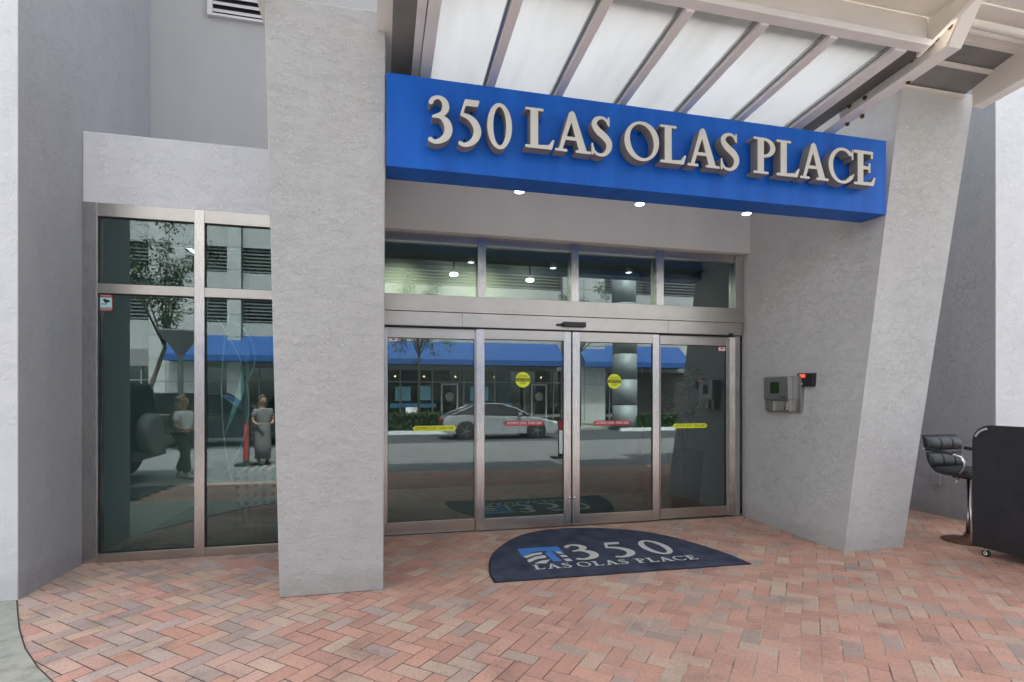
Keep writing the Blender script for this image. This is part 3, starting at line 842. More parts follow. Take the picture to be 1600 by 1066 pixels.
# ------------------------------------------------------------------ canopy
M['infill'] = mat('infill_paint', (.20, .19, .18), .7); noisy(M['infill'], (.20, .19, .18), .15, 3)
can = empty('entrance_canopy', (2.3, 3.67, 4.4), 0, 'pale steel canopy with white translucent panels above the blue sign', 'canopy')
def PC(mb, name, mt, **k): return P(mb, name, mt, can, **k)
SL = -.0743
def zc(y): return 4.535 + SL * (y - 3.67)     # rafter underside
rx = [.36, .965, 1.62, 2.275, 2.93, 3.585, 4.24]
rx = [v_ * 1.0 for v_ in (.37, .955, 1.608, 2.261, 2.918, 3.575, 4.232)]
RW = .075
def sloped(x0, x1, y0, y1, dz0, dz1):
    return MB().hexa([(x0,y0,zc(y0)+dz0),(x1,y0,zc(y0)+dz0),(x1,y1,zc(y1)+dz0),(x0,y1,zc(y1)+dz0)],
                     [(x0,y0,zc(y0)+dz1),(x1,y0,zc(y0)+dz1),(x1,y1,zc(y1)+dz1),(x0,y1,zc(y1)+dz1)])
yc0, yc1 = 3.70, YD - .12
for i, x in enumerate(rx):
    o = PC(sloped(x - (0 if i else .02), x + RW + (.0 if i < 6 else .05), yc0, yc1, 0, .06), 'rafter', M['paint_beam'], bevel=.004)
    PC(sloped(x - .028, x - .002, yc0, yc1, .035, .06), 'glazing_bead', M['alu'])
for a, b2 in zip(rx[:-1], rx[1:]):
    PC(MB().add([(a+RW-.01, yc0, zc(yc0)+.063), (b2-.02, yc0, zc(yc0)+.063), (b2-.02, yc1, zc(yc1)+.063), (a+RW-.01, yc1, zc(yc1)+.063)], [(0,1,2,3)]), 'roof_panel', M['sheet'], recalc=False)
for xa_, xb_ in ((.10, .36), (4.37, 4.655)):  # boards added in the side gaps, their dark colour stands in for shade
    PC(sloped(xa_, xb_, yc0, yc1, .10, .13), 'shade_board', M['infill'])
# cross beam and its lip
xe = 4.50
PC(MB().box(-.05, xe, 3.60, 3.70, 4.545, 4.60), 'cross_beam', M['paint_beam'], bevel=.004)
PC(MB().box(-.05, xe - .01, 3.63, 3.695, 4.60, 4.80), 'fascia', M['paint_cream'], bevel=.004)
# barrel shaped gutter above the beam
bar = MB(); nb = 20
for k in range(nb):
    a0_ = math.pi * (1.0 + k / nb * 1.0); a1_ = math.pi * (1.0 + (k+1) / nb * 1.0)
    cy, cz, rr = 2.95, 5.28, .60
    q0 = (cy + rr*math.cos(a0_), cz + rr*math.sin(a0_)); q1 = (cy + rr*math.cos(a1_), cz + rr*math.sin(a1_))
    bar.add([(-.05, *q0), (xe, *q0), (xe, *q1), (-.05, *q1)], [(0,1,2,3)], True)
PC(bar, 'barrel_soffit', M['paint_cream'])
PC(MB().box(-.05, xe, 3.42, 3.63, 4.80, 4.84), 'ledge', M['paint_cream'])
PC(MB().box(-.05, xe, 3.72, 3.92, 4.78, 4.90), 'gutter', M['paint_cream'])
# curved end plate
ep = [(xe, 3.72, 4.52), (xe, 3.58, 4.53)]
for k in range(9):
    a0_ = R(10 + k * 16)
    ep.append((xe, 2.86 + .74*math.cos(a0_) , 5.30 - .74*math.sin(a0_)))
ep2 = [(xe+.004, 3.74, 4.535), (xe+.004, 3.74, 5.4)] + [(xe+.004, 2.95 - .66*math.cos(R(t_)), 5.28 - .66*math.sin(R(t_))) for t_ in range(0, 130, 12)]
PC(MB().prism(ep2, (.035, 0, 0)), 'end_plate', M['paint_cream'])
# main side beams (channel: web, lower flange, end flange, bolts)
def side_beam(x, zb_, y0, y1, hh, flip, nb_, label):
    y2 = y1 + .7 if flip else y1
    b_ = PC(MB().hexa([(x,y0,zb_-SL*(3.67-y0)*0+SL*(y0-3.67)+.012),(x+.02,y0,zb_+SL*(y0-3.67)+.012),(x+.02,y1,zb_+SL*(y1-3.67)+.012),(x,y1,zb_+SL*(y1-3.67)+.012)],
                      [(x,y0,zb_+SL*(y0-3.67)+hh),(x+.02,y0,zb_+SL*(y0-3.67)+hh),(x+.02,y1,zb_+SL*(y1-3.67)+hh),(x,y1,zb_+SL*(y1-3.67)+hh)]), 'side_beam', M['paint_cream'])
    b_['label'] = label
    fx0, fx1 = (x - .12, x + .02) if flip else (x, x + .14)
    f_ = MB().hexa([(fx0,y0,zb_+SL*(y0-3.67)),(fx1,y0,zb_+SL*(y0-3.67)),(fx1,y2,zb_+SL*(y2-3.67)),(fx0,y2,zb_+SL*(y2-3.67))],
                   [(fx0,y0,zb_+SL*(y0-3.67)+.0115),(fx1,y0,zb_+SL*(y0-3.67)+.0115),(fx1,y2,zb_+SL*(y2-3.67)+.0115),(fx0,y2,zb_+SL*(y2-3.67)+.0115)]).build('flange', M['paint_beam'], b_)
    zz = zb_ + SL*(y0-3.67)
    MB().hexa([(fx0,y0-.002,zz),(fx1,y0-.002,zz),(fx1,y0+.010,zz+.012),(fx0,y0+.010,zz+.012)], [(fx0,y0-.26,zz+hh+.1),(fx1,y0-.26,zz+hh+.1),(fx1,y0-.245,zz+hh+.1),(fx0,y0-.245,zz+hh+.1)]).build('end_flange', M['paint_cream'], b_)
    return b_
SB1 = side_beam(4.66, 4.47, 3.50, 4.70, .34, True, 6, 'channel beam right of the roof panels, bolts along its web')
for (px, py) in ((1485,42),(1464,61),(1425,94),(1352,153),(1328,166),(1420,128),(1348,182),(1325,194)):
    p_ = atX(px, py, 4.66)
    MB().lathe([(.024,0),(.024,.005),(.017,.006),(.017,.018),(.009,.019),(.009,.03)], 6, Matrix.Translation(p_) @ Matrix.Rotation(R(-90), 4, 'Y'), smooth=False).build('bolt', M['rust'], SB1)
q = atZ(1520, 167, 4.74); 
SB2 = side_beam(6.22, 4.79, 3.2, 4.53, .46, False, 0, 'outer channel beam at the far right of the canopy')
SB3 = side_beam(-.02, 4.70, 3.2, 6.2, .34, False, 0, 'channel beam right of the near pillar')
PC(MB().box(.28, .34, yc0, yc1, 4.50, 4.85), 'web_plate', M['paint_beam'])
# layered flashing between the beams above the right pillar
fl = [(4.60, 4.865), (4.33, 4.975), (4.10, 5.05)]
for (y_, z_) in fl:
    PC(MB().box(4.90, 6.215, y_ - .02, y_ + .03, z_, z_ + .026), 'flashing', M['paint_cream'], bevel=.004)
for (ya, za), (yb, zb2) in zip(fl[:-1], fl[1:]):
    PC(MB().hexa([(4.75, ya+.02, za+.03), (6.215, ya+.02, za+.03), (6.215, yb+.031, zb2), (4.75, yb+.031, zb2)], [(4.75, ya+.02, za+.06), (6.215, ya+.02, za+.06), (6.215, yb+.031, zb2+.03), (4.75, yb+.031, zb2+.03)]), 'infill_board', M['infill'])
def cream(y0_, y1_, z0_, z1_, x1_=6.215):
    PC(MB().hexa([(4.70, y0_, z0_), (x1_, y0_, z0_), (x1_, y1_, z1_), (4.70, y1_, z1_)], [(4.70, y0_, z0_+.03), (x1_, y0_, z0_+.03), (x1_, y1_, z1_+.03), (4.70, y1_, z1_+.03)]), 'soffit_board', M['paint_cream'])
cream(3.72, 4.08, 5.10, 5.06); cream(3.20, 3.715, 5.16, 5.115, 6.9); cream(2.41, 3.195, 5.22, 5.18, 7.2)
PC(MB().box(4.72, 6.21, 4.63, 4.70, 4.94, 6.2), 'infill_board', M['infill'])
PC(MB().tube([(4.75, 3.62, 4.82), (6.8, 3.62, 4.82)], .036, 12), 'conduit', M['paint_cream'])
PC(MB().tube([(4.75, 3.88, 4.98), (6.2, 3.88, 4.98)], .03, 12), 'conduit', M['paint_cream'])
for x in (5.35, 5.9):
    PC(MB().box(x, x+.05, 2.45, 3.15, 5.14, 5.175), 'batten', M['paint_cream'], bevel=.004)

# left part of the canopy by the near pillar
PC(MB().hexa([(-.95,3.9,4.80),(-.80,3.9,4.80),(-.80,6.5,4.66),(-.95,6.5,4.66)], [(-.95,3.9,5.15),(-.80,3.9,5.15),(-.80,6.5,5.0),(-.95,6.5,5.0)]), 'side_beam', M['paint_beam'])

# louver vent on the upper back wall
a = atY(325, 26, YB); b2 = atY(412, 38, YB)
vx0, vx1 = a.x, b2.x + .12; vz0 = a.z; vz1 = vz0 + 1.15
vent = empty('louver_vent', ((vx0+vx1)/2, YB, vz0), 0, 'grey louvered vent high on the back wall left of the near pillar', 'vent')
fr = MB().box(vx0, vx0+.06, YB-.05, YB-.001, vz0, vz1).box(vx1-.06, vx1, YB-.05, YB-.001, vz0, vz1).box(vx0+.061, vx1-.061, YB-.05, YB-.001, vz0, vz0+.03).box(vx0+.061, vx1-.061, YB-.05, YB-.001, vz1-.05, vz1)
P(fr, 'frame', M['louver'], vent, bevel=.003)
P(MB().box(vx0+.061, vx1-.061, YB-.004, YB-.002, vz0+.031, vz1-.051), 'backing', M['black'], vent)
k = 0
z = vz0 + .05
while z < vz1 - .12:
    P(MB().prism([(vx0+.061, YB-.048, z), (vx0+.061, YB-.040, z), (vx0+.061, YB-.008, z+.055), (vx0+.061, YB-.016, z+.058)], (vx1-vx0-.122, 0, 0)), 'slat', M['louver'], vent)
    z += .095

# ------------------------------------------------------------------ intercom + card reader on the pillar's inner side
def on_wall(px, py):
    x = 4.75
    for _ in range(6):
        p_ = atX(px, py, x); x = wallX(p_.y, p_.z)
    return atX(px, py, x)
pA = on_wall(1204, 643); pB = on_wall(1255, 645); pT = on_wall(1255, 587)
yfar, ynear = pA.y, pB.y
ic = empty('intercom', ((pA.x+pB.x)/2, (yfar+ynear)/2, pB.z), math.atan2(ynear - yfar, pB.x - pA.x), 'steel entry phone with green display and keypad on the leaning pillar', 'intercom')
W_ = math.hypot(ynear-yfar, pB.x-pA.x); H_ = pT.z - pB.z
# local frame: x along wall toward camera, y = into wall (positive)
ic.rotation_euler = (0, 0, math.atan2(ynear - yfar, pB.x - pA.x))
# outward normal is local -y (pointing to -X): check sign
sgn = 1 if (Matrix.Rotation(ic.rotation_euler.z, 3, 'Z') @ Vector((0,-1,0))).x < 0 else -1
def ib(x0, x1, o0, o1, z0, z1, name, mt, parent=ic, bevel=0):
    return MB().box(x0, x1, -sgn*o1, -sgn*o0, z0, z1).build(name, mt, parent, bevel=bevel)
hw = W_/2
ib(-hw, hw, -.03, .035, 0, H_, 'back_box', M['alu'], bevel=.006)
ib(-hw, hw*.55, .036, .11, H_*.34, H_*.99, 'housing', M['alu'], bevel=.008)
ib(-hw, hw*.5, .036, .085, .005, H_*.335, 'keypad_panel', M['steel'], bevel=.004)
ib(-hw*.55, -hw*.0, .111, .114, H_*.52, H_*.84, 'display', M['lcd'])
ib(-hw*.6, -hw*.35, .0855, .112, .015, H_*.31, 'handset_stop', M['alu'], bevel=.004)
kb = MB()
for i in range(3):
    for j in range(4):
        kb.box(-hw*.15 + i*hw*.12, -hw*.15 + i*hw*.12 + hw*.08, -sgn*.09, -sgn*.0852, H_*(.07 + j*.06), H_*(.07 + j*.06) + H_*.04)
kb.build('keypad', M['cable'], ic)
for j in range(3):
    ib(hw*.30, hw*.40, .0852, .094, H_*(.07+j*.085), H_*(.07+j*.085)+H_*.05, 'button', M['chrome'])
ib(hw*.1, hw*.4, .111, .113, H_*.40, H_*.43, 'nameplate', M['ink'])
for u in (-.35, .45):
    ib(hw*u, hw*u + .008, .111, .115, H_*.90, H_*.93, 'screw', M['chrome'])
rA = on_wall(1250, 603); rB = on_wall(1274.5, 604); rT = on_wall(1274.5, 583)
cr_ = empty('card_reader', ((rA.x+rB.x)/2, (rA.y+rB.y)/2, rB.z), ic.rotation_euler.z, 'small black card reader with a red light beside the steel entry phone', 'card reader')
W2 = (rA - rB).length; H2 = rT.z - rB.z
ib(-W2/2, W2/2, -.03, .05, 0, H2, 'housing', M['blackplastic'], cr_, bevel=.008)
ib(-W2*.30, W2*.05, .0505, .053, H2*.70, H2*.92, 'indicator', mat('red_led', (.6,.03,.02), .4, emis=(1,.05,.02), estr=.7), cr_)
ib(-W2*.42, -W2*.12, .0505, .053, H2*.14, H2*.28, 'label_plate', M['white'], cr_)

# outlet box on the far right wall
p_ = atX(1466, 749, XR)
ob = empty('outlet_box', (XR, p_.y, p_.z - .08), 0, 'grey outdoor socket box low on the dark wall behind the stool', 'socket')
MB().box(-.05, 0, -.055, .055, 0, .16).build('cover', M['cable'], ob, bevel=.008)
MB().box(-.062, -.051, -.04, .0, .02, .14).build('flap', M['cable'], ob, bevel=.003)

# ------------------------------------------------------------------ door mat
mpx = [(775,911),(767.5,898),(766.5,882.5),(770,871),(780,859),(797,847),(818.7,837),(850,830.5),(880,827.5),(915,826.7),(955,828),(997.5,831.6),(1038.7,838.5),(1075,848),(1107.5,857.7),(1140,869),(1170.7,882)]
mp_ = [atZ(*q_) for q_ in mpx]
mt_ = empty('door_mat', (2.2, 5.1, 0), 0, 'half round navy door mat with white 350 and street name before the doors', 'door mat')
# smooth the outline
sm_pts = [(q_.x, q_.y, 0) for q_ in mp_]
out_ = crom(sm_pts, 5)
pts3 = [Vector((q_[0], q_[1], .0)) for q_ in out_]
cen = Vector((2.2, 5.1, 0))
P(MB().prism([q_ + (q_ - cen).normalized()*.018 + Vector((0,0,.002)) for q_ in pts3], (0,0,.008)), 'rubber_edge', M['matrubber'], mt_)
P(MB().prism([q_ + Vector((0,0,.0105)) for q_ in pts3], (0,0,.006)), 'pile', M['mat'], mt_)
# local frame for lettering along the straight edge
ux = (atZ(1089, 880) - atZ(835, 897)); ux.z = 0; ux.normalize()
uy = Vector((-ux.y, ux.x, 0))
zt = .0167
def ground_frame(org): return Matrix(((ux.x, uy.x, 0, org.x), (ux.y, uy.y, 0, org.y), (0, 0, 1, zt), (0,0,0,1)))
def flat_word(txt, pa, pb, h, gap):
    a = atZ(*pa); b = atZ(*pb); Lh = (b - a).dot(ux)
    T = ground_frame(a)
    for ch, x, k in word(txt, 0, Lh, h, gap):
        me = glyph_mesh(ch, h, k, .0012)
        link_mesh(me, 'inlay_letter', M['matwhite'], mt_, T @ Matrix.Translation((x, 0, 0))).matrix_parent_inverse = Matrix.Translation(-mt_.location)
# "350": baseline from (902,877) to (1062,866)
a1 = atZ(893, 877.5); t1 = atZ(888, 853); h350 = abs((t1 - a1).dot(uy))
flat_word('350', (900, 877), (1063, 866.5), h350 * .97, .25)
hs_ = abs((atZ(1089, 871) - atZ(1089, 878)).dot(uy))
flat_word('LAS', (836, 893), (896, 889.3), max(.10, hs_*1.0), .12)
flat_word('OLAS', (905, 888.5), (985, 883.2), max(.10, hs_*1.0), .12)
flat_word('PLACE', (998, 882.5), (1091, 875), max(.10, hs_*1.0), .12)
def inlay(pts, mt, dz=0):
    P(MB().prism([atZ(x, y) + Vector((0,0,.0165 + dz)) for x, y in pts], (0,0,.0012)), 'inlay_logo', mt, mt_)
lp = lambda x, y: (750 + x/3.636, 800 + y/3.636)
def lg(pts, mt, dz=0): inlay([lp(*q_) for q_ in pts], mt, dz)
lg([(210,220),(440,205),(475,240),(440,237),(410,232),(380,232),(330,232),(290,242),(262,256),(245,266)], M['matblue'])
lg([(385,232),(410,236),(465,289),(418,291),(368,246)], M['matblue'], .0004)
lg([(248,264),(290,248),(350,238),(354,249),(310,256),(264,272)], M['matwhite'])
lg([(268,283),(310,265),(368,255),(378,270),(330,276),(280,297)], M['matwhite'])
lg([(310,303),(345,288),(398,280),(375,302)], M['matwhite'])
lg([(425,236),(455,236),(476,247),(445,247)], M['matwhite'], .0008)
lg([(450,256),(484,254),(502,265),(468,267)], M['matwhite'], .0008)
lg([(475,278),(508,275),(527,288),(492,291)], M['matwhite'], .0008)

# ------------------------------------------------------------------ valet cart
ct = empty('valet_cart', (6.15, 3.75, 0), 0, 'black rolling podium cart with rounded top corner at the right edge of the picture', 'cart')
xc = 5.87
def cart_panel(x):
    y1, y0, z0_, z1_ = 4.28, 3.15, .085, 1.316; r_ = .17
    pts = [(x, y0, z0_), (x, y1, z0_)]
    for k in range(9):
        a0_ = R(k * 90 / 8); pts.append((x, y1 - r_ + r_*math.cos(a0_), z1_ - r_ + r_*math.sin(a0_)))
    for k in range(9):
        a0_ = R(90 + k * 90 / 8); pts.append((x, y0 + r_ + r_*math.cos(a0_), z1_ - r_ + r_*math.sin(a0_)))
    return P(MB().prism(pts, (.025, 0, 0)), 'side_panel', M['cart'], ct, bevel=.004)
sp1 = cart_panel(xc); cart_panel(xc + .62)
P(MB().box(xc+.026, xc+.619, 3.2, 4.22, .12, 1.16), 'cabinet', M['cart'], ct, bevel=.004)
# chrome hand hold following the rounded corner
hh_ = [(xc - .014, 4.28 - .17 + .135*math.cos(R(t_)), 1.316 - .17 + .135*math.sin(R(t_))) for t_ in range(22, 84, 6)]
P(MB().tube(hh_, .012, 8), 'hand_grip', mat('grip_grey', (.42,.42,.42), .5), ct)
hb_ = [(xc + .004, q_[1], q_[2]) for q_ in hh_]
P(MB().tube(hb_, .019, 8), 'grip_slot', M['black'], ct)
for (x, y) in ((xc+.03, 4.16), (xc+.58, 4.16), (xc+.03, 3.27), (xc+.58, 3.27)):
    cst = P(MB().lathe([(.02,.0),(.02,.02)], 12, Matrix.Translation((x, y, .066))), 'caster', M['chrome'], ct)
    T = Matrix.Translation((x-.01, y, .037)) @ Matrix.Rotation(R(90), 4, 'Y')
    MB().lathe([(.026,-.013),(.036,-.010),(.036,.010),(.026,.013)], 20, T).build('tyre', M['rubber'], cst)
    MB().lathe([(.019,-.015),(.019,.015)], 16, T).build('hub', M['white'], cst)
    for fx_ in (x-.028, x+.004): MB().box(fx_, fx_+.004, y-.012, y+.012, .03, .066).build('fork', M['chrome'], cst)

# ------------------------------------------------------------------ bar stool
fx, fy = .0, -1.0
stl = empty('bar_stool', (6.34, 4.66, 0), math.atan2(fy, fx), 'black padded bar stool with low back and chrome arms behind the cart', 'stool')
# local: +x = facing direction
MB().lathe([(.245,0),(.245,.008),(.22,.018),(.10,.03),(.045,.055),(.035,.09)], 40).build('base', M['rust'], stl)
MB().lathe([(.024,.09),(.024,.36),(.017,.362),(.017,.70)], 20).build('post', mat('dull_chrome', (.42,.40,.38), .3, metal=1), stl)
# seat shell: curved section swept over width
def cushion(prof, w0, w1, name, mt, parent, nseg=8, th=.05, seam=True):
    vs_ = []; fs_ = []; ny = 61
    n_ = len(prof)
    for j in range(ny):
        v_ = -1 + 2*j/(ny-1)
        ed = (1 - abs(v_)**6) ** .5
        pf = 0
        if seam:
            for s_ in (-.33, .33): pf -= .017 * math.exp(-((v_ - s_)/.03)**2)
        for side in (0, 1):
            for i, (x, z) in enumerate(prof):
                if i < n_-1: tx, tz = prof[i+1][0]-x, prof[i+1][1]-z
                else: tx, tz = x-prof[i-1][0], z-prof[i-1][1]
                l_ = math.hypot(tx, tz); nx, nz = -tz/l_, tx/l_
                endf = min(1, min(i, n_-1-i)/1.5 + .35)
                t_ = th * endf * (.3 + .7*ed)
                off = t_*.38 if side == 0 else -(t_*.62 + pf*endf)
                vs_.append((x - nx*off*(-1), (w0 + (w1-w0)*i/(n_-1))*v_*.5, z + nz*off))
    R2 = 2*n_
    for j in range(ny-1):
        for i in range(n_-1):
            a = j*R2+i; fs_.append((a, a+1, a+R2+1, a+R2)); b = a+n_; fs_.append((b, b+R2, b+R2+1, b+1))
        fs_.append((j*R2, j*R2+R2, j*R2+R2+n_, j*R2+n_)); e_ = n_-1
        fs_.append((j*R2+e_, j*R2+n_+e_, j*R2+R2+n_+e_, j*R2+R2+e_))
    for j in (0, ny-1):
        fs_.append([j*R2+i for i in range(n_)] + [j*R2+n_+i for i in range(n_-1, -1, -1)])
    vs_ = [(x * 1.15 if x < 0 else x, y * 1.08, z) for x, y, z in vs_]
    return MB().add(vs_, fs_, True).build(name, mt, parent)
seat_prof = [(.24,.745),(.22,.765),(.14,.765),(.04,.758),(-.06,.755),(-.14,.765),(-.19,.795)]
cushion(seat_prof, .46, .46, 'seat', M['leather'], stl, th=.085)
cushion([(-.19,.80),(-.215,.86),(-.228,.92),(-.236,.965)], .46, .48, 'backrest', M['leather'], stl, th=.065)
cushion([(-.24,.985),(-.25,1.03),(-.262,1.09),(-.285,1.155)], .48, .46, 'backrest', M['leather'], stl, th=.09)
for s_ in (-1, 1):
    y = s_ * .285
    MB().tube([(-.29,y,1.01),(-.10,y,.985),(.04,y,.975),(.13,y,.95),(.17,y,.90),(.17,y,.84),(.12,y*.98,.775)], .0115, 10).build('armrest', M['chrome'], stl)
    MB().tube([(-.25,y,1.005),(-.05,y,.988),(.05,y,.982)], .019, 10).build('arm_pad', M['leather'], stl)
MB().tube([(.03,.02,.72),(.02,-.16,.70),(.0,-.2,.64)], .006, 8).build('lever', M['chrome'], stl)
MB().box(-.1,.1,-.1,.1,.695,.725).build('seat_plate', M['blackplastic'], stl, bevel=.005)

# ------------------------------------------------------------------ lobby behind the glass
lob = empty('lobby_interior', (2.3, 9, 0), 0, 'dim lobby room seen through the door and transom glass', 'lobby')
LY = 9.6
P(MB().box(-2.7, 7.2, YD+.16, LY, -.02, .002), 'floor', M['floor_in'], lob)
P(MB().box(-2.75, 7.2, LY, LY+.1, 2.95, 4.38), 'wall', M['wall_in'], lob)
P(MB().box(-2.75, 7.2, LY - .02, LY+.1, .002, 2.949), 'wall', M['dark_in'], lob)  # dark colour stands in for the unlit lower part of the lobby
P(MB().box(-2.6, -2.5, 8.02, LY - .03, 3.71, 4.38), 'wall', M['dark_in'], lob)
M['pale_in'] = mat('lobby_pale', (.30,.36,.36), .7)  # brightness behind the left window put into a paler wall colour
P(MB().box(-2.75, -2.65, YW+.16, LY - .03, .002, 3.7), 'wall', M['pale_in'], lob)
P(MB().box(-2.64, -2.05, LY - .35, LY - .03, .003, 3.7), 'wall', M['pale_in'], lob)  # wall added to brighten the view through the left window
P(MB().box(7.2, 7.3, YD+.16, LY, .002, 4.38), 'wall', M['dark_in'], lob)
P(MB().box(-2.6, 7.2, 7.62, LY, 4.39, 4.43), 'ceiling', M['dark_in'], lob)
P(MB().box(4.70, 4.80, YD+.2, LY - .01, .003, 3.7), 'wall', mat('lobby_grey', (.16,.165,.17), .6), lob)
P(MB().lathe([(.6,.003),(.6,4.38)], 32, Matrix.Translation((3.9, 8.9, 0))), 'column', M['teal_in'], lob)
P(MB().box(-.55, -.25, YW+.3, YD+1.6, .003, 3.7), 'wall', mat('lobby_grey_b', (.20,.22,.23), .6), lob)
LAMPL = {662: 'lit round lamp behind the leftmost transom pane, the nearer of two', 709: 'farther small lit lamp low behind the leftmost transom pane',
         791: 'lit round lamp high behind the second transom pane, left of the dark column', 828: 'farther small lit lamp low behind the second transom pane', 886: 'lit lamp at the right edge of the second transom pane',
         908: 'lit lamp at the left edge of the third transom pane', 936: 'farther small lit lamp low behind the third transom pane', 1014: 'lit lamp at the right edge of the third transom pane', 1131: 'lit lamp alone behind the rightmost transom pane'}
for (px, py, yy) in ((662,399,8.2),(791,407.5,8.2),(886,415,8.4),(908,415,8.0),(1014,422,8.0),(1131,430,8.0),(709,430,9.3),(828,439,9.3),(936,444,9.3)):
    c_ = atY(px, py, yy)
    e = empty('pendant_lamp', c_, 0, None, 'lamp', 'round lamps lit in the lobby')
    e['label'] = LAMPL[px]
    MB().lathe([(.03,.04),(.066,.03),(.072,.0),(.06,-.010)], 24).build('shade', M['pendant'], e)
    MB().tube([(0,0,.06),(0,0,max(.1, 4.385-c_.z))], .012, 8).build('stem', M['blackplastic'], e)
for (x, y) in ((.3, 9.0), (1.7, 9.0), (-1.7, 7.4), (5.6, 8.6)):
    l_ = bpy.data.lights.new('lobby_fill', 'SPOT'); l_.energy = 42; l_.spot_size = R(120); l_.spot_blend = 1; l_.color = (1, .97, .72); l_.shadow_soft_size = .1  # added spots without fixtures, for the wall glow and the left window
    lo = bpy.data.objects.new('lobby_fill', l_); C.objects.link(lo); lo.location = (x, y, 4.3 if y > 8 else 3.55)
    if y < 8: l_.energy = 190  # unseen spot added to brighten the ottoman
# potted plant inside, right
pp_ = empty('potted_plant', (4.2, YD+.55, 0), 0, 'dim leafy plant in a tall black planter behind the right door leaf', 'plant')
MB().hexa([(-.13,-.13,0),(.13,-.13,0),(.13,.13,0),(-.13,.13,0)], [(-.19,-.19,.85),(.19,-.19,.85),(.19,.19,.85),(-.19,.19,.85)]).build('planter', M['blackplastic'], pp_, bevel=.01)
M['leaf'] = mat('leaf_green', (.03,.07,.02), .6); M['leaf2'] = mat('leaf_street', (.07,.11,.04), .6); M['bark'] = mat('bark', (.12,.09,.07), .9)
stm = MB(); lf = MB(); rnd = random.Random(3)
def leaf_blade(mb, p, d, ln, wd):
    d = d.normalized(); s_ = d.cross(Vector((0,0,1))); s_ = s_.normalized() if s_.length > .01 else Vector((1,0,0))
    m1 = p + d*ln*.45 + Vector((0,0,.02*ln)); 
    mb.add([p, m1 + s_*wd*.5, p + d*ln - Vector((0,0,.12*ln)), m1 - s_*wd*.5], [(0,1,2,3)])
for k in range(9):
    a0_ = rnd.uniform(0, 6.28); tp = Vector((math.cos(a0_)*rnd.uniform(.15,.6)-.1, math.sin(a0_)*.25, rnd.uniform(1.3,2.2)))
    md = Vector((tp.x*.3, tp.y*.3, (tp.z+.85)/2))
    stm.tube([(0,0,.8), md, tp], [.012,.009,.005], 6)
    for j in range(16):
        t_ = .3 + .7*j/16; p0 = md.lerp(tp, t_)
        leaf_blade(lf, p0, Vector((rnd.gauss(0,1), rnd.gauss(0,1), rnd.uniform(-.1,.7))), rnd.uniform(.14,.26), .07)
stm.build('stem', M['bark'], pp_); lf.build('foliage', M['leaf'], pp_)

# patterned bench + wall sculpture behind the left window
bench = empty('ottoman', (-1.46, 8.2, 0), 0, 'cream box ottoman with red and green diamonds inside the left window', 'ottoman')
m = mat('diamond_fabric', (.6,.58,.52), .9); M['diamond'] = m
tc = N(m, 'ShaderNodeTexCoord'); sp = N(m, 'ShaderNodeSeparateXYZ'); L(m, tc.outputs['Object'], sp.inputs[0])
def mth(op, a, b=None):
    n_ = N(m, 'ShaderNodeMath', operation=op)
    for i_, v_ in enumerate((a, b)):
        if v_ is None: continue
        if hasattr(v_, 'is_linked'): L(m, v_, n_.inputs[i_])
        else: n_.inputs[i_].default_value = v_
    return n_.outputs[0]
fxx = mth('ABSOLUTE', mth('SUBTRACT', mth('FRACT', mth('MULTIPLY', sp.outputs['X'], 9.0)), .5))
fzz = mth('ABSOLUTE', mth('SUBTRACT', mth('FRACT', mth('MULTIPLY', sp.outputs['Z'], 9.0)), .5))
dd = mth('LESS_THAN', mth('ADD', fxx, fzz), .34)
par = mth('MODULO', mth('FLOOR', mth('MULTIPLY', sp.outputs['X'], 9.0)), 2.0)
cA = N(m, 'ShaderNodeMix', data_type='RGBA'); cA.inputs[6].default_value = (.10,.15,.13,1); cA.inputs[7].default_value = (.45,.06,.07,1); L(m, mth('ABSOLUTE', par), cA.inputs[0])
cB = N(m, 'ShaderNodeMix', data_type='RGBA'); cB.inputs[6].default_value = (.62,.6,.54,1); L(m, dd, cB.inputs[0]); L(m, cA.outputs[2], cB.inputs[7])
L(m, cB.outputs[2], bsdf(m).inputs['Base Color'])
MB().box(-.42, .42, -.25, .25, .12, .62).build('body', M['diamond'], bench, bevel=.03)
for sx__ in (-.34, .34):
    for sy__ in (-.18, .18): MB().lathe([(.015,0),(.022,.12)], 10, Matrix.Translation((sx__, sy__, 0))).build('leg', M['blackplastic'], bench)
ysc = YW + .14
sc = empty('glass_sculpture', (-1.4, ysc, 1.0), 0, 'abstract sculpture of white wire arcs around a pale glass shard behind the left window', 'sculpture')
sp_ = lambda x, y: (310 + x*.3, 460 + y*.3)
def arc(pts, r_):
    c = crom([(*atY(*sp_(*q_), ysc),) for q_ in pts], 8)
    P(MB().tube([Vector(q_) for q_ in c], r_, 6), 'wire', mat('white_wire', (.8,.82,.82), .4) if 'ww' not in M else M['ww'], sc)
M['ww'] = mat('white_wire', (.85,.87,.87), .4)
arc([(162,95),(140,220),(125,380),(123,560),(133,740),(155,880),(178,975)], .0065)
arc([(100,130),(150,205),(205,310),(245,425)], .0065)
arc([(252,465),(263,560),(255,660),(225,780),(180,870),(125,945)], .0065)
arc([(165,140),(235,180),(280,270),(290,360),(250,465)], .0022)
arc([(200,150),(260,210),(298,290),(285,390),(240,470)], .0018)
sh = [atY(*sp_(*q_), ysc) for q_ in ((228,385),(245,500),(135,740),(190,540))]
P(MB().prism(sh, (0,.012,0)), 'shard', mat('pale_shard', (.55,.72,.68), .3), sc)

# ------------------------------------------------------------------ the street behind the camera (seen mirrored in the glass)
def mir(px, py_ground, plane, zg=0.0):
    p_ = atZ(px, py_ground, zg); return Vector((p_.x, 2*plane - p_.y, zg))
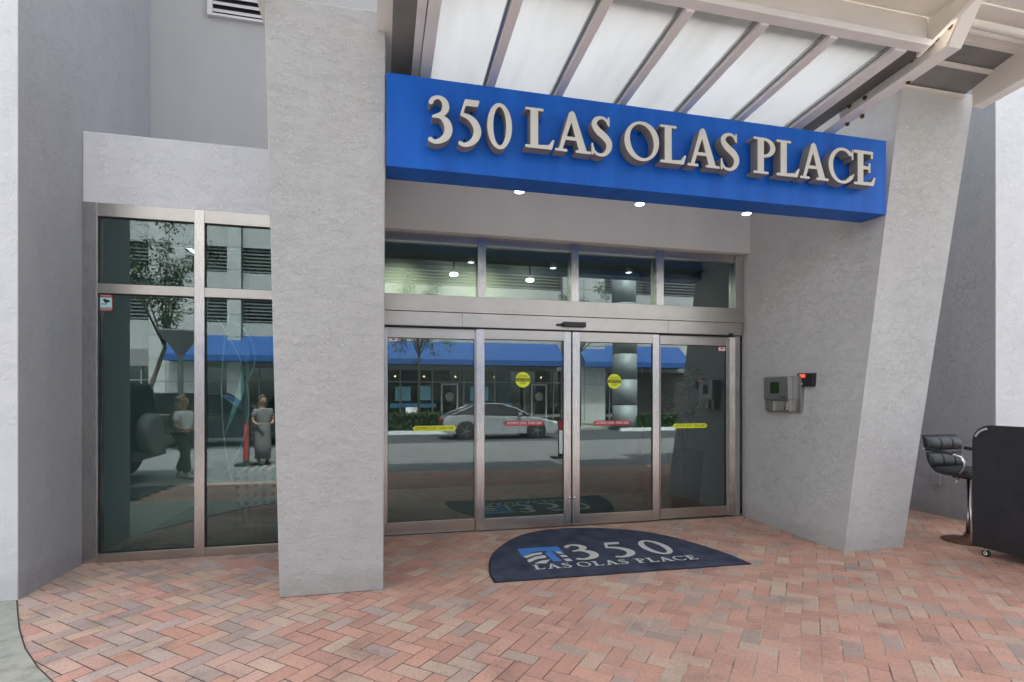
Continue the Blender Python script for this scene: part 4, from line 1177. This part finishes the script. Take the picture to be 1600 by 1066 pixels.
# opposite building
ZR = -.10
ob_ = empty('shop_building', (0, -21, 0), 0, 'pale panelled building across the street with shops under blue awnings', 'building')
m = mat('white_panels', (.45,.45,.44), .5); M['panel'] = m
bt = N(m, 'ShaderNodeTexBrick'); bt.offset = 0; bt.inputs['Color1'].default_value = (.46,.46,.45,1); bt.inputs['Color2'].default_value = (.42,.425,.42,1); bt.inputs['Mortar'].default_value = (.08,.08,.08,1)
bt.inputs['Scale'].default_value = 1; bt.inputs['Brick Width'].default_value = 1.8; bt.inputs['Row Height'].default_value = 1.2; bt.inputs['Mortar Size'].default_value = .02
tc = N(m, 'ShaderNodeTexCoord'); sp = N(m, 'ShaderNodeSeparateXYZ'); cb = N(m, 'ShaderNodeCombineXYZ'); L(m, tc.outputs['Object'], sp.inputs[0]); L(m, sp.outputs['X'], cb.inputs[0]); L(m, sp.outputs['Z'], cb.inputs[1]); L(m, cb.outputs[0], bt.inputs['Vector']); L(m, bt.outputs[0], bsdf(m).inputs['Base Color'])
FY = -20.0
def PO(mb, name, mt, **k): return P(mb, name, mt, ob_, **k)
M['bark_shop'] = mat('shop_wood', (.20,.10,.05), .6); M['rack_tan'] = mat('shop_tan', (.35,.28,.18), .6); M['warm_bulb'] = mat('warm_bulb', (.9,.6,.3), .5, emis=(1,.6,.25), estr=6)
M['shop_dark'] = mat('shop_interior', (.05,.045,.04), .5); M['fascia'] = mat('shop_fascia', (.22,.215,.21), .6)
M['awning'] = mat('awning_blue', (.015,.075,.26), .7); M['garage'] = mat('garage_dark', (.045,.045,.05), .7); M['band'] = mat('spandrel', (.40, .40, .39), .6); M['louvre_far'] = mat('louvre_far', (.16,.165,.17), .6)
PO(MB().box(-34, 34, FY-8, FY-.3, -.1, 3.4), 'wall', M['shop_dark'])
PO(MB().box(-34, 34, FY-.29, FY, 3.2, 4.1), 'wall', M['fascia'])
PO(MB().box(-34, 34, FY-8, FY-.31, 4.1, 15), 'wall', M['garage'])
for z0_, z1_ in ((4.101, 5.6), (6.9, 8.3), (9.7, 11.1), (12.5, 15)):
    PO(MB().box(-34, 34, FY-.30, FY-.01, z0_, z1_), 'wall', M['band'])
# vertical panelled towers
for x0_, x1_ in ((-17, -13.2), (-11.6, -9.5), (-7.9, -7.2), (11.2, 14.0), (24, 28)):
    PO(MB().box(x0_, x1_, FY-.2, FY+.35, 0, 15.2), 'tower', M['panel'])
# louvred openings
lv = MB()
for z0_, z1_ in ((5.62, 6.88), (8.32, 9.68), (11.12, 12.48)):
    z = z0_ + .06
    while z < z1_: lv.box(-34, 34, FY-.28, FY-.12, z, z+.07); z += .19
o = PO(lv, 'louvre', M['louvre_far']); 
# shopfronts
for i in range(16):
    x = -14 + i*1.9
    o = PO(MB().box(x, x+1.84, FY-.20, FY-.19, .5, 3.18), 'window', M['glass_clear'])
    MB().box(x-.04, x+.03, FY-.24, FY-.10, 0, 3.19).box(x+.031, x+1.85, FY-.24, FY-.10, 2.45, 2.52).box(x+.031, x+1.85, FY-.24, FY-.10, .3, .5).build('frame', M['fascia'], o)
for x in (3.6, 9.2):
    o = PO(MB().box(x, x+.09, FY-.15, FY-.03, 0, 2.4).box(x+.95, x+1.04, FY-.15, FY-.03, 0, 2.4).box(x+.091, x+.949, FY-.15, FY-.03, 2.3, 2.399), 'door', M['band'])
    MB().lathe([(.27,0),(.27,.01)], 24, Matrix.Translation((x+.52, FY-.10, 1.6)) @ Matrix.Rotation(R(-90),4,'X')).build('disc', M['fascia'], o)
for x, ww, z in ((.9, .9, 1.35), (5.4, 1.1, 1.35), (2.2, .8, 1.4)):
    PO(MB().box(x, x+ww, FY-.17, FY-.165, z, z+.85), 'poster', mat('poster_blue', (.15,.35,.42), .5))
rs_ = random.Random(5)
for k in range(26):
    x = rs_.uniform(.3, 15.5); z = rs_.uniform(.4, 1.1); w_ = rs_.uniform(.25, .8); h_ = rs_.uniform(.3, 1.0)
    PO(MB().box(x, x + w_, FY - .30 + k*.001, FY - .205, z, z + h_), 'display_rack', [M['fascia'], M['garage'], M['bark_shop'], M['rack_tan']][k % 4])
for x in (.9, 2.6, 4.5, 6.9, 8.4, 9.9, 12.9, 14.7):
    PO(MB().lathe([(.03,0),(.07,.03),(.06,.1),(.02,.13)], 12, Matrix.Translation((x, FY - .26, 2.75))), 'shop_lamp', M['warm_bulb'])
PO(MB().box(.6, 3.3, FY-.16, FY-.155, .95, 1.2).box(5.0, 8.0, FY-.16, FY-.155, .95, 1.2), 'window_band', mat('band_blue', (.06,.22,.4), .5))
for x0_, x1_ in ((-10.6, -4.2), (-3.6, -.6), (.3, 10.9), (12.2, 19.5)):
    PO(MB().prism([(x0_, FY, 4.9), (x0_, FY+1.5, 3.75), (x0_, FY+1.5, 3.45), (x0_, FY, 3.45)], (x1_-x0_, 0, 0)), 'awning', M['awning'])
# far kerb, beds and hedges
g = MB().box(-40, 40, -22, -13.5, -.2, .02).build('far_pavement', M['concrete']); tag(g, kind='structure')
def leafy(name, x0, x1, y0, y1, z0, z1, n_, label, cat, seed):
    r_ = random.Random(seed); mb = MB()
    mb.box(x0+.1, x1-.1, y0+.1, y1-.1, z0, z1-.12)
    for _ in range(n_):
        p_ = Vector((r_.uniform(x0,x1), r_.uniform(y0,y1), r_.uniform(z0,z1)))
        f = r_.choice((0,1,2))
        if f == 0: p_.z = z1 - r_.random()*.12
        elif f == 1: p_.y = y1 - r_.random()*.12
        leaf_blade(mb, p_, Vector((r_.gauss(0,1), r_.gauss(0,1), r_.gauss(0,.7))), .16, .1)
    return tag(mb.build(name, M['leaf'], recalc=False), label, cat)
leafy('hedge', -2.5, 5.0, -13.4, -12.3, -.1, .85, 3000, 'clipped green hedge across the street, mirrored in the left door leaf', 'hedge', 1)
leafy('hedge', 12.5, 19.5, -13.4, -12.5, -.1, .7, 2500, 'low green hedge by the steel clad column, mirrored in the third leaf', 'hedge', 2)
kb_ = MB().box(-3, 5.6, -12.2, -12.0, -.1, .06).box(11.5, 19, -12.2, -12.0, -.1, .06)
tag(kb_.build('kerb', M['white']), kind='structure')
M['clad'] = mat('cladding', (.30,.33,.33), .6, metal=.3)
stc = empty('clad_column', (12.2, -13.0, 0), 0, 'shiny steel clad round column mirrored in the third door leaf', 'column')
for k in range(6):
    MB().lathe([(.62, -.1+k*1.3),(.62, -.1+k*1.3+1.27)], 36).build('cladding', M['clad'], stc)
MB().lathe([(.59, -.1),(.59, 7.7)], 24).build('core', M['black'], stc)
# trees
def tree(x, y, h, seed, label, cr=1.6, lean=0, low=False):
    t_ = empty('street_tree', (x, y, -.1), 0, label, 'tree'); r_ = random.Random(seed)
    tb = MB(); lf_ = MB()
    tb.tube([(0,0,0),(lean*.3,.05,h*.25),(lean*.7,0,h*.45)], [.085,.07,.055], 10)
    tips = []
    top = Vector((lean*.7, 0, h*.45))
    for k in range(9):
        a0_ = k*2.4; e_ = Vector((math.cos(a0_)*cr*r_.uniform(.4,1), math.sin(a0_)*cr*r_.uniform(.4,1), h*r_.uniform(.65,1.0)))
        md = top.lerp(e_, .5) + Vector((0,0,.2)); tb.tube([top, md, e_], [.035,.02,.007], 6)
        for j in range(7):
            s_ = top.lerp(e_, r_.uniform(.35,1)); q_ = s_ + Vector((r_.gauss(0,.4), r_.gauss(0,.4), r_.uniform(.0,.6)))
            tb.tube([s_, q_], [.012,.004], 5); tips.append((s_, q_))
    if low:
        for k in range(5):
            a0_ = -1.2 + k*1.3; e_ = Vector((math.cos(a0_)*1.3, .9 + .3*math.sin(a0_), 4.15 + .25*(k % 3)))
            tb.tube([(lean*.4, .03, h*.42), (e_.x*.5, .6, 4.9), e_], [.03,.02,.006], 6); tips.append((Vector((e_.x*.7, .7, 4.7)), e_)); tips.append((e_, e_ + Vector((.2, .1, -.3))))
    for s_, q_ in tips:
        for _ in range(60):
            c_ = s_.lerp(q_, r_.uniform(.2,1.15)) + Vector((r_.gauss(0,.14), r_.gauss(0,.14), r_.gauss(0,.12)))
            leaf_blade(lf_, c_, Vector((r_.gauss(0,1), r_.gauss(0,1), r_.gauss(0,.6))), r_.uniform(.10,.18), .075)
    tb.build('trunk', M['bark'], t_); lf_.build('crown', M['leaf2'], t_, recalc=False)
    return t_
tree(-7.3, -7.0, 7.2, 4, 'thin leafy street tree mirrored in the upper left window pane', 1.9, 1.1)
tree(1.9, -14.6, 8.8, 9, 'street tree whose leaves hang over the awning, mirrored in the left leaf', 2.6, 0, True)
tree(10.2, -14.2, 8.8, 12, 'street tree beside the steel clad column, mirrored in the third leaf', 2.4)

# cars
def car(name, loc, rz, prof, gh, length, width, paint, label, wheel_r=.33, wx=(.85, 3.6), spare=False):
    e = empty(name, loc, rz, label, 'car')
    body = MB(); n_ = len(prof); vs_ = []
    ss = [-.5, -.47, -.3, .3, .47, .5]
    for s_ in ss:
        for (x, z) in prof:
            k_ = 1 if abs(s_) < .48 else .0
            cx = length/2; inset = (.03 if abs(s_) == .5 else 0)
            vs_.append((cx + (x-cx)*(1-inset), s_*width*(1 if z < .9 else .985), z - (.03 if abs(s_) == .5 and z > .6 else 0)))
    fs_ = []
    for j in range(len(ss)-1):
        for i in range(n_):
            i2 = (i+1) % n_
            fs_.append((j*n_+i, j*n_+i2, (j+1)*n_+i2, (j+1)*n_+i))
    fs_.append(list(range(n_))); fs_.append([(len(ss)-1)*n_+i for i in range(n_)][::-1])
    body.add(vs_, fs_); body.build('body', paint, e, bevel=.012)
    # greenhouse
    lo = [p_ for p_ in gh]
    gv = []; 
    for s_, ins in ((-.5, 0), (.5, 0)):
        for (x, z) in gh:
            f = (z - gh[0][1]) / (max(q_[1] for q_ in gh) - gh[0][1])
            gv.append((x, s_*width*(.97 - .24*f), z))
    m_ = len(gh)
    gf = [list(range(m_)), list(range(m_, 2*m_))[::-1]] + [(i, (i+1) % m_, m_+(i+1) % m_, m_+i) for i in range(m_)]
    MB().add(gv, gf).build('cabin_glass', M['car_glass'], e, bevel=.02)
    rf = MB(); top = [p_ for p_ in gh[1:-1]]
    zt_ = max(q_[1] for q_ in gh)
    pts = [(x, z) for x, z in gh]
    # roof skin + pillars follow the outline
    for (x0, z0), (x1, z1) in zip(pts[:-1], pts[1:]):
        for s_ in (-1, 1):
            f0 = (z0-gh[0][1])/(zt_-gh[0][1]); f1 = (z1-gh[0][1])/(zt_-gh[0][1])
            rf.tube([(x0, s_*width*.5*(.975-.24*f0), z0+.012), (x1, s_*width*.5*(.975-.24*f1), z1+.012)], .028, 6)
    tops = [p_ for p_ in pts if p_[1] > zt_ - .12]
    if len(tops) >= 2:
        xa, xb = tops[0][0], tops[-1][0]
        rf.box(xa, xb, -width*.36, width*.36, zt_ - .02, zt_ + .03)
    rf.build('roof', paint, e, bevel=.0)
    for x in (wx[0], (wx[0]+wx[1])/2 + .1, wx[1]):
        pass
    for x in wx:
        for s_ in (-1, 1):
            T = Matrix.Translation((x, s_*(width/2 - .10), wheel_r)) @ Matrix.Rotation(R(90), 4, 'X')
            MB().lathe([(wheel_r+.055,-.13),(wheel_r+.055,.13)], 28, T).build('wheel_arch', M['black'], e)
            T2 = Matrix.Translation((x, s_*(width/2 - .06), wheel_r)) @ Matrix.Rotation(R(90), 4, 'X')
            w_ = MB().lathe([(wheel_r-.05,-.105),(wheel_r,-.09),(wheel_r,.09),(wheel_r-.05,.105)], 28, T2).build('wheel', M['rubber'], e)
            sp2 = MB().lathe([(wheel_r*.16,-.118),(wheel_r*.16,.118)], 12, T2)
            for a5 in range(5):
                T3 = T2 @ Matrix.Rotation(a5*2*math.pi/5, 4, 'Z')
                b8 = [T3 @ Vector((u_*wheel_r, v__*wheel_r, w__)) for w__ in (-.119, .119) for u_, v__ in ((.1,-.07),(.62,-.04),(.62,.04),(.1,.07))]
                sp2.add(b8, [(3,2,1,0),(4,5,6,7),(0,1,5,4),(1,2,6,5),(2,3,7,6),(3,0,4,7)])
            sp2.build('spokes', M['alu'], w_)
            MB().lathe([(wheel_r*.68,-.115),(wheel_r*.62,-.108),(wheel_r*.62,.108),(wheel_r*.68,.115)], 20, T2).build('rim', M['rim'], w_)
    return e
M['rim'] = mat('rim', (.03,.03,.032), .5)
M['car_glass'] = mat('car_glass', (.008,.009,.010), .15, spec=.15)
M['silver'] = mat('silver_paint', (.42,.43,.45), .22, metal=.3, coat=.7)
M['darkpaint'] = mat('dark_paint', (.025,.028,.032), .25, coat=.8)
M['taillight'] = mat('taillight', (.35,.01,.01), .2)
sedan_prof = [(.05,.32),(.02,.55),(.05,.80),(.22,.95),(.8,1.0),(1.6,.97),(3.2,.93),(3.9,.86),(4.45,.74),(4.68,.58),(4.72,.36),(4.6,.22),(.3,.22)]
sedan_gh = [(.35,.97),(1.25,1.33),(1.8,1.41),(2.4,1.39),(3.0,1.20),(3.55,.93)]
cpos = mir(868, 685, YD, ZR)
sed = car('parked_car', (4.9, cpos.y - .9, ZR), 0, sedan_prof, sedan_gh, 4.72, 1.84, M['silver'], 'silver sedan parked across the drive, mirrored in the sliding door glass', .34, (.92, 3.78))
print('sedan at', cpos)
sed.location.x = cpos.x - 4.6
for s_ in (-1, 1): MB().box(.0, .14, s_*.62-.2, s_*.62+.2, .70, .82).build('tail_lamp', M['taillight'], sed, bevel=.02)
for x_ in (1.45, 2.42, 3.38):
    for s_ in (-1, 1): MB().box(x_, x_+.012, s_*.917, s_*.922, .34, .93).build('door_seam', M['black'], sed)
for s_ in (-1, 1): MB().box(2.30, 2.40, s_*.76, s_*.80, .95, 1.37).build('window_post', M['black'], sed)
for x_ in (2.1, 3.0):
    for s_ in (-1, 1): MB().box(x_, x_+.16, s_*.917, s_*.935, .80, .82).build('door_handle', M['chrome'], sed)
for s_ in (-1, 1): MB().box(4.40, 4.68, s_*.60, s_*.84, .60, .70).build('headlight', M['white'], sed, bevel=.02)
for s_ in (-1, 1): MB().box(3.0, 3.14, s_*.92-.02, s_*1.05, .95, 1.07).build('mirror', M['silver'], sed, bevel=.02)
suv_prof = [(.03,.4),(.0,.9),(.06,1.12),(1.5,1.15),(3.4,1.10),(4.4,1.02),(4.75,.85),(4.8,.45),(4.7,.30),(.2,.30)]
suv_gh = [(.1,1.12),(.4,1.72),(1.2,1.80),(2.6,1.78),(3.5,1.12)]
cpos = mir(433, 697, YW, ZR)
s2 = car('parked_car', (cpos.x - 4.5, cpos.y - 1, ZR), 0, suv_prof, suv_gh, 4.8, 1.95, M['darkpaint'], 'black car parked on the street, mirrored in the left window', .38, (.95, 3.85))
MB().box(.3, 4.5, .965, .985, 1.09, 1.12).build('trim', M['chrome'], s2)
# off road car with spare wheel, its tail toward +X
jp = car('parked_car', (-4.42, .35, 0), math.pi, [(.0,.5),(.0,1.05),(.05,1.15),(2.6,1.15),(3.8,1.10),(3.9,.55),(3.8,.45),(.1,.45)], [(.02,1.15),(.06,1.80),(2.2,1.82),(2.6,1.15)], 3.9, 1.7, M['darkpaint'], 'dark off-road car with a spare wheel cover, mirrored in the left window', .40, (.75, 3.1))
T = Matrix.Translation((-.02, 0, .88)) @ Matrix.Rotation(R(-90), 4, 'Y')
MB().lathe([(.30,0),(.39,.03),(.41,.08),(.41,.20),(.37,.245),(.30,.25),(.12,.235),(.02,.235)], 36, T).build('spare_wheel', mat('wheel_cover', (.16,.17,.17), .45), jp)
MB().box(-.16, .02, -.8, .8, .42, .58).build('bumper', M['blackplastic'], jp, bevel=.02)

# people
def person(name, loc, rz, label, chains, hair, top, low, skin, shoes, dress=False, h=1.0):
    e = empty(name, loc, rz, label, 'person'); e.scale = (h, h, h)
    def skin_mesh(nm, verts, edges, rad, mt, sub=2, parent=e, root=0):
        me = bpy.data.meshes.new(nm); me.from_pydata(verts, edges, [])
        o_ = bpy.data.objects.new(nm, me); C.objects.link(o_)
        md = o_.modifiers.new('s', 'SKIN')
        for v_, r_ in zip(me.skin_vertices[0].data, rad): v_.radius = r_ if isinstance(r_, tuple) else (r_, r_)
        me.skin_vertices[0].data[root].use_root = True
        m2 = o_.modifiers.new('u', 'SUBSURF'); m2.levels = sub; m2.render_levels = sub
        bpy.context.view_layer.update()
        me2 = bpy.data.meshes.new_from_object(o_.evaluated_get(bpy.context.evaluated_depsgraph_get()))
        for p_ in me2.polygons: p_.use_smooth = True
        bpy.data.objects.remove(o_)
        return link_mesh(me2, nm, mt, parent)
    # local: +x forward, +y left
    V = {'pel':(0,0,.95),'sp':(.01,0,1.10),'ch':(.0,0,1.28),'nk':(-.01,0,1.44),'nk2':(.01,0,1.50),'hd':(.02,0,1.57),'hd2':(.03,0,1.65),'hd3':(.02,0,1.70)}
    V.update({k_: v_ for k_, v_ in chains.items()})
    rd = {'pel':(.15,.12),'sp':(.125,.10),'ch':(.15,.105),'nk':(.06,.055),'nk2':(.055,.05),'hd':(.075,.085),'hd2':(.08,.09),'hd3':(.055,.065),
          'lh':(.095,.095),'lk':.062,'la':.042,'lt':.035,'rh':(.095,.095),'rk':.062,'ra':.042,'rt':.035,
          'ls':.06,'le':.042,'lw':.028,'lp':(.03,.018),'rs':.06,'re':.042,'rw':.028,'rp':(.03,.018)}
    for sd_ in 'lr':
        w_ = Vector(V[sd_+'p']); d_ = (w_ - Vector(V[sd_+'w'])).normalized()
        s_ = d_.cross(Vector((0,0,1))).normalized()
        for k_ in range(4):
            V[f'{sd_}f{k_}a'] = tuple(w_ + s_*(-.027+.018*k_) + d_*.035); V[f'{sd_}f{k_}b'] = tuple(w_ + s_*(-.027+.018*k_) + d_*(.07 + .008*(k_ in (1,2))) - Vector((0,0,.018)))
            rd[f'{sd_}f{k_}a'] = .009; rd[f'{sd_}f{k_}b'] = .007
        V[sd_+'ta'] = tuple(w_ - s_*.045 + d_*.005); V[sd_+'tb'] = tuple(w_ - s_*.05 + d_*.04); rd[sd_+'ta'] = .01; rd[sd_+'tb'] = .008
    ks = list(V); ix = {k_: i_ for i_, k_ in enumerate(ks)}
    E_ = [('pel','sp'),('sp','ch'),('ch','nk'),('nk','nk2'),('nk2','hd'),('hd','hd2'),('hd2','hd3')]
    for sd_ in 'lr':
        E_ += [('pel',sd_+'h'),(sd_+'h',sd_+'k'),(sd_+'k',sd_+'a'),(sd_+'a',sd_+'t'),('ch',sd_+'s'),(sd_+'s',sd_+'e'),(sd_+'e',sd_+'w'),(sd_+'w',sd_+'p'),(sd_+'p',sd_+'ta'),(sd_+'ta',sd_+'tb')]
        for k_ in range(4): E_ += [(sd_+'p', f'{sd_}f{k_}a'), (f'{sd_}f{k_}a', f'{sd_}f{k_}b')]
    skin_mesh('body', [V[k_] for k_ in ks], [(ix[a],ix[b]) for a, b in E_], [rd[k_] for k_ in ks], skin)
    # shirt
    sv = ['sp0','ch','nkb','ls','lm','rs','rm','hem']
    SV = {'hem':(0,0,.93),'sp':V['sp'],'ch':V['ch'],'nk':(0,0,1.40),'ls':V['ls'],'lm':tuple(Vector(V['ls']).lerp(Vector(V['le']),.62)),'rs':V['rs'],'rm':tuple(Vector(V['rs']).lerp(Vector(V['re']),.62))}
    kk = list(SV); ii = {k_: i_ for i_, k_ in enumerate(kk)}
    rr = {'hem':(.175,.14),'sp':(.155,.125),'ch':(.172,.13),'nk':(.085,.075),'ls':.078,'lm':.066,'rs':.078,'rm':.066}
    skin_mesh('shirt', [SV[k_] for k_ in kk], [(ii[a],ii[b]) for a, b in (('hem','sp'),('sp','ch'),('ch','nk'),('ch','ls'),('ls','lm'),('ch','rs'),('rs','rm'))], [rr[k_] for k_ in kk], top)
    if dress:
        MB().lathe([(.185,.16),(.195,.5),(.19,.8),(.165,1.02),(.15,1.06)], 24).build('skirt', low, e)
    else:
        TV = [(0,0,.98), V['lh'], V['lk'], tuple(Vector(V['la'])+Vector((0,0,.03))), V['rh'], V['rk'], tuple(Vector(V['ra'])+Vector((0,0,.03)))]
        skin_mesh('trousers', TV, [(0,1),(1,2),(2,3),(0,4),(4,5),(5,6)], [(.16,.135),.118,.095,.09,.118,.095,.09], low)
    for sd_ in 'lr':
        a = Vector(V[sd_+'a']); tt = Vector(V[sd_+'t'])
        MB().tube([a + Vector((-.05,0,-.045)), a.lerp(tt,.5) + Vector((0,0,-.02)), tt + Vector((.06,0,0))], [.042,.045,.028], 10).build('shoe', shoes, e)
    hv = [(-.03,0,1.60),(-.045,0,1.68),(.0,0,1.735),(.04,0,1.72)] + hair[1]
    n_ = len(hv)
    skin_mesh('hair', hv, [(i_, i_+1) for i_ in range(3)] + [(0,4)] + [(i_, i_+1) for i_ in range(4, n_-1)], [(.085,.09),(.09,.09),(.06,.07),(.03,.05)] + [.06]*(n_-4), hair[0], sub=2)
    # face
    for s_ in (-1, 1):
        MB().lathe([(.012,0),(.008,.006),(.001,.008)], 10, Matrix.Translation((.098, s_*.032, 1.625)) @ Matrix.Rotation(R(90),4,'Y')).build('eye', M['ink'], e)
        MB().lathe([(.022,-.008),(.026,0),(.02,.008)], 10, Matrix.Translation((.02, s_*.082, 1.61)) @ Matrix.Rotation(R(90),4,'X')).build('ear', skin, e)
    MB().hexa([(.09,-.014,1.585),(.125,-.010,1.588),(.125,.010,1.588),(.09,.014,1.585)], [(.09,-.008,1.63),(.104,-.004,1.63),(.104,.004,1.63),(.09,.008,1.63)]).build('nose', skin, e, bevel=.003)
    MB().box(.092, .102, -.022, .022, 1.558, 1.568).build('mouth', mat('lips', (.35,.12,.1), .5), e, bevel=.003)
    return e
sk = mat('skin_tone', (.45,.27,.19), .55)
legs = {'lh':(.0,.09,.90),'lk':(.12,.10,.50),'la':(.16,.10,.09),'lt':(.27,.10,.03),'rh':(.0,-.09,.90),'rk':(-.02,-.10,.49),'ra':(-.18,-.10,.11),'rt':(-.09,-.10,.03)}
arms = {'ls':(0,.19,1.36),'le':(-.01,.24,1.10),'lw':(.20,.16,1.02),'lp':(.27,.13,1.04),'rs':(0,-.19,1.36),'re':(.0,-.24,1.10),'rw':(.20,-.14,1.04),'rp':(.27,-.10,1.06)}
p1 = mir(285, 748, YW); p2 = mir(410, 727, YW)
person('person', (p1.x, p1.y, 0), R(20), 'person in white t-shirt and dark trousers, mirrored in the left window pane', {**legs, **arms}, (mat('blond_hair', (.35,.25,.14), .6), [(-.05,0,1.56)]), mat('tee_white', (.72,.71,.68), .8), mat('dark_trousers', (.03,.035,.045), .8), sk, mat('shoe_light', (.4,.4,.4), .6), h=.93)
legs2 = {'lh':(0,.09,.90),'lk':(.02,.10,.50),'la':(.0,.10,.09),'lt':(.11,.11,.03),'rh':(0,-.09,.90),'rk':(.02,-.10,.50),'ra':(.0,-.10,.09),'rt':(.11,-.11,.03)}
person('person', (p2.x, p2.y, 0), R(60), 'person in a long pale dress holding something, mirrored beside the near pillar', {**legs2, **arms}, (mat('brown_hair', (.20,.13,.07), .6), [(-.06,0,1.55),(-.07,0,1.45)]), mat('dress_top', (.22,.21,.205), .85), mat('dress_skirt', (.22,.21,.205), .85), sk, M['gasket'], dress=True, h=.93)
# valet post signs
for i, (px, py, pl) in enumerate(((876, 716, YD), (384, 728, YW))):
    q_ = mir(px, py, pl)
    e = empty('post_sign', q_, 0, ('narrow upright valet sign with red head, mirrored in the second door leaf', 'narrow upright red sign, mirrored in the left window near the pillar')[i], 'sign')
    MB().box(-.22,.22,-.2,.2,0,.05).build('base', M['blackplastic'], e, bevel=.01)
    MB().box(-.065,.065,-.03,.03,.05,1.02).build('post', M['blackplastic'], e, bevel=.004)
    MB().box(-.055,.055,.031,.034,.74,.98).build('red_panel', M['red'], e)
    MB().box(-.05,.05,.031,.034,.12,.73).build('white_panel', M['white'] if i == 0 else M['red'], e)
# lamp post with a funnel head
q_ = Vector((-5.77, -6.0, -.1))
e = empty('street_lamp', q_, 0, 'grey lamp post with a funnel shaped head, mirrored in the left window', 'street lamp')
MB().lathe([(.09,0),(.07,2.9),(.10,2.95),(.55,3.6),(.58,3.66),(.05,3.7)], 24).build('post', M['fascia'], e)
# a-frame board
e = empty('sandwich_board', (1.6, -15.0, .02), 0, 'white sandwich board on the pavement before the shop, mirrored in the left leaf', 'sign')
for s_ in (-1, 1):
    MB().hexa([(-.32,s_*.28-.01,0),(.32,s_*.28-.01,0),(.32,s_*.28+.01,0),(-.32,s_*.28+.01,0)], [(-.32,s_*.02-.01,1.05),(.32,s_*.02-.01,1.05),(.32,s_*.02+.01,1.05),(-.32,s_*.02+.01,1.05)]).build('board', M['white'], e)

bpy.context.view_layer.update()
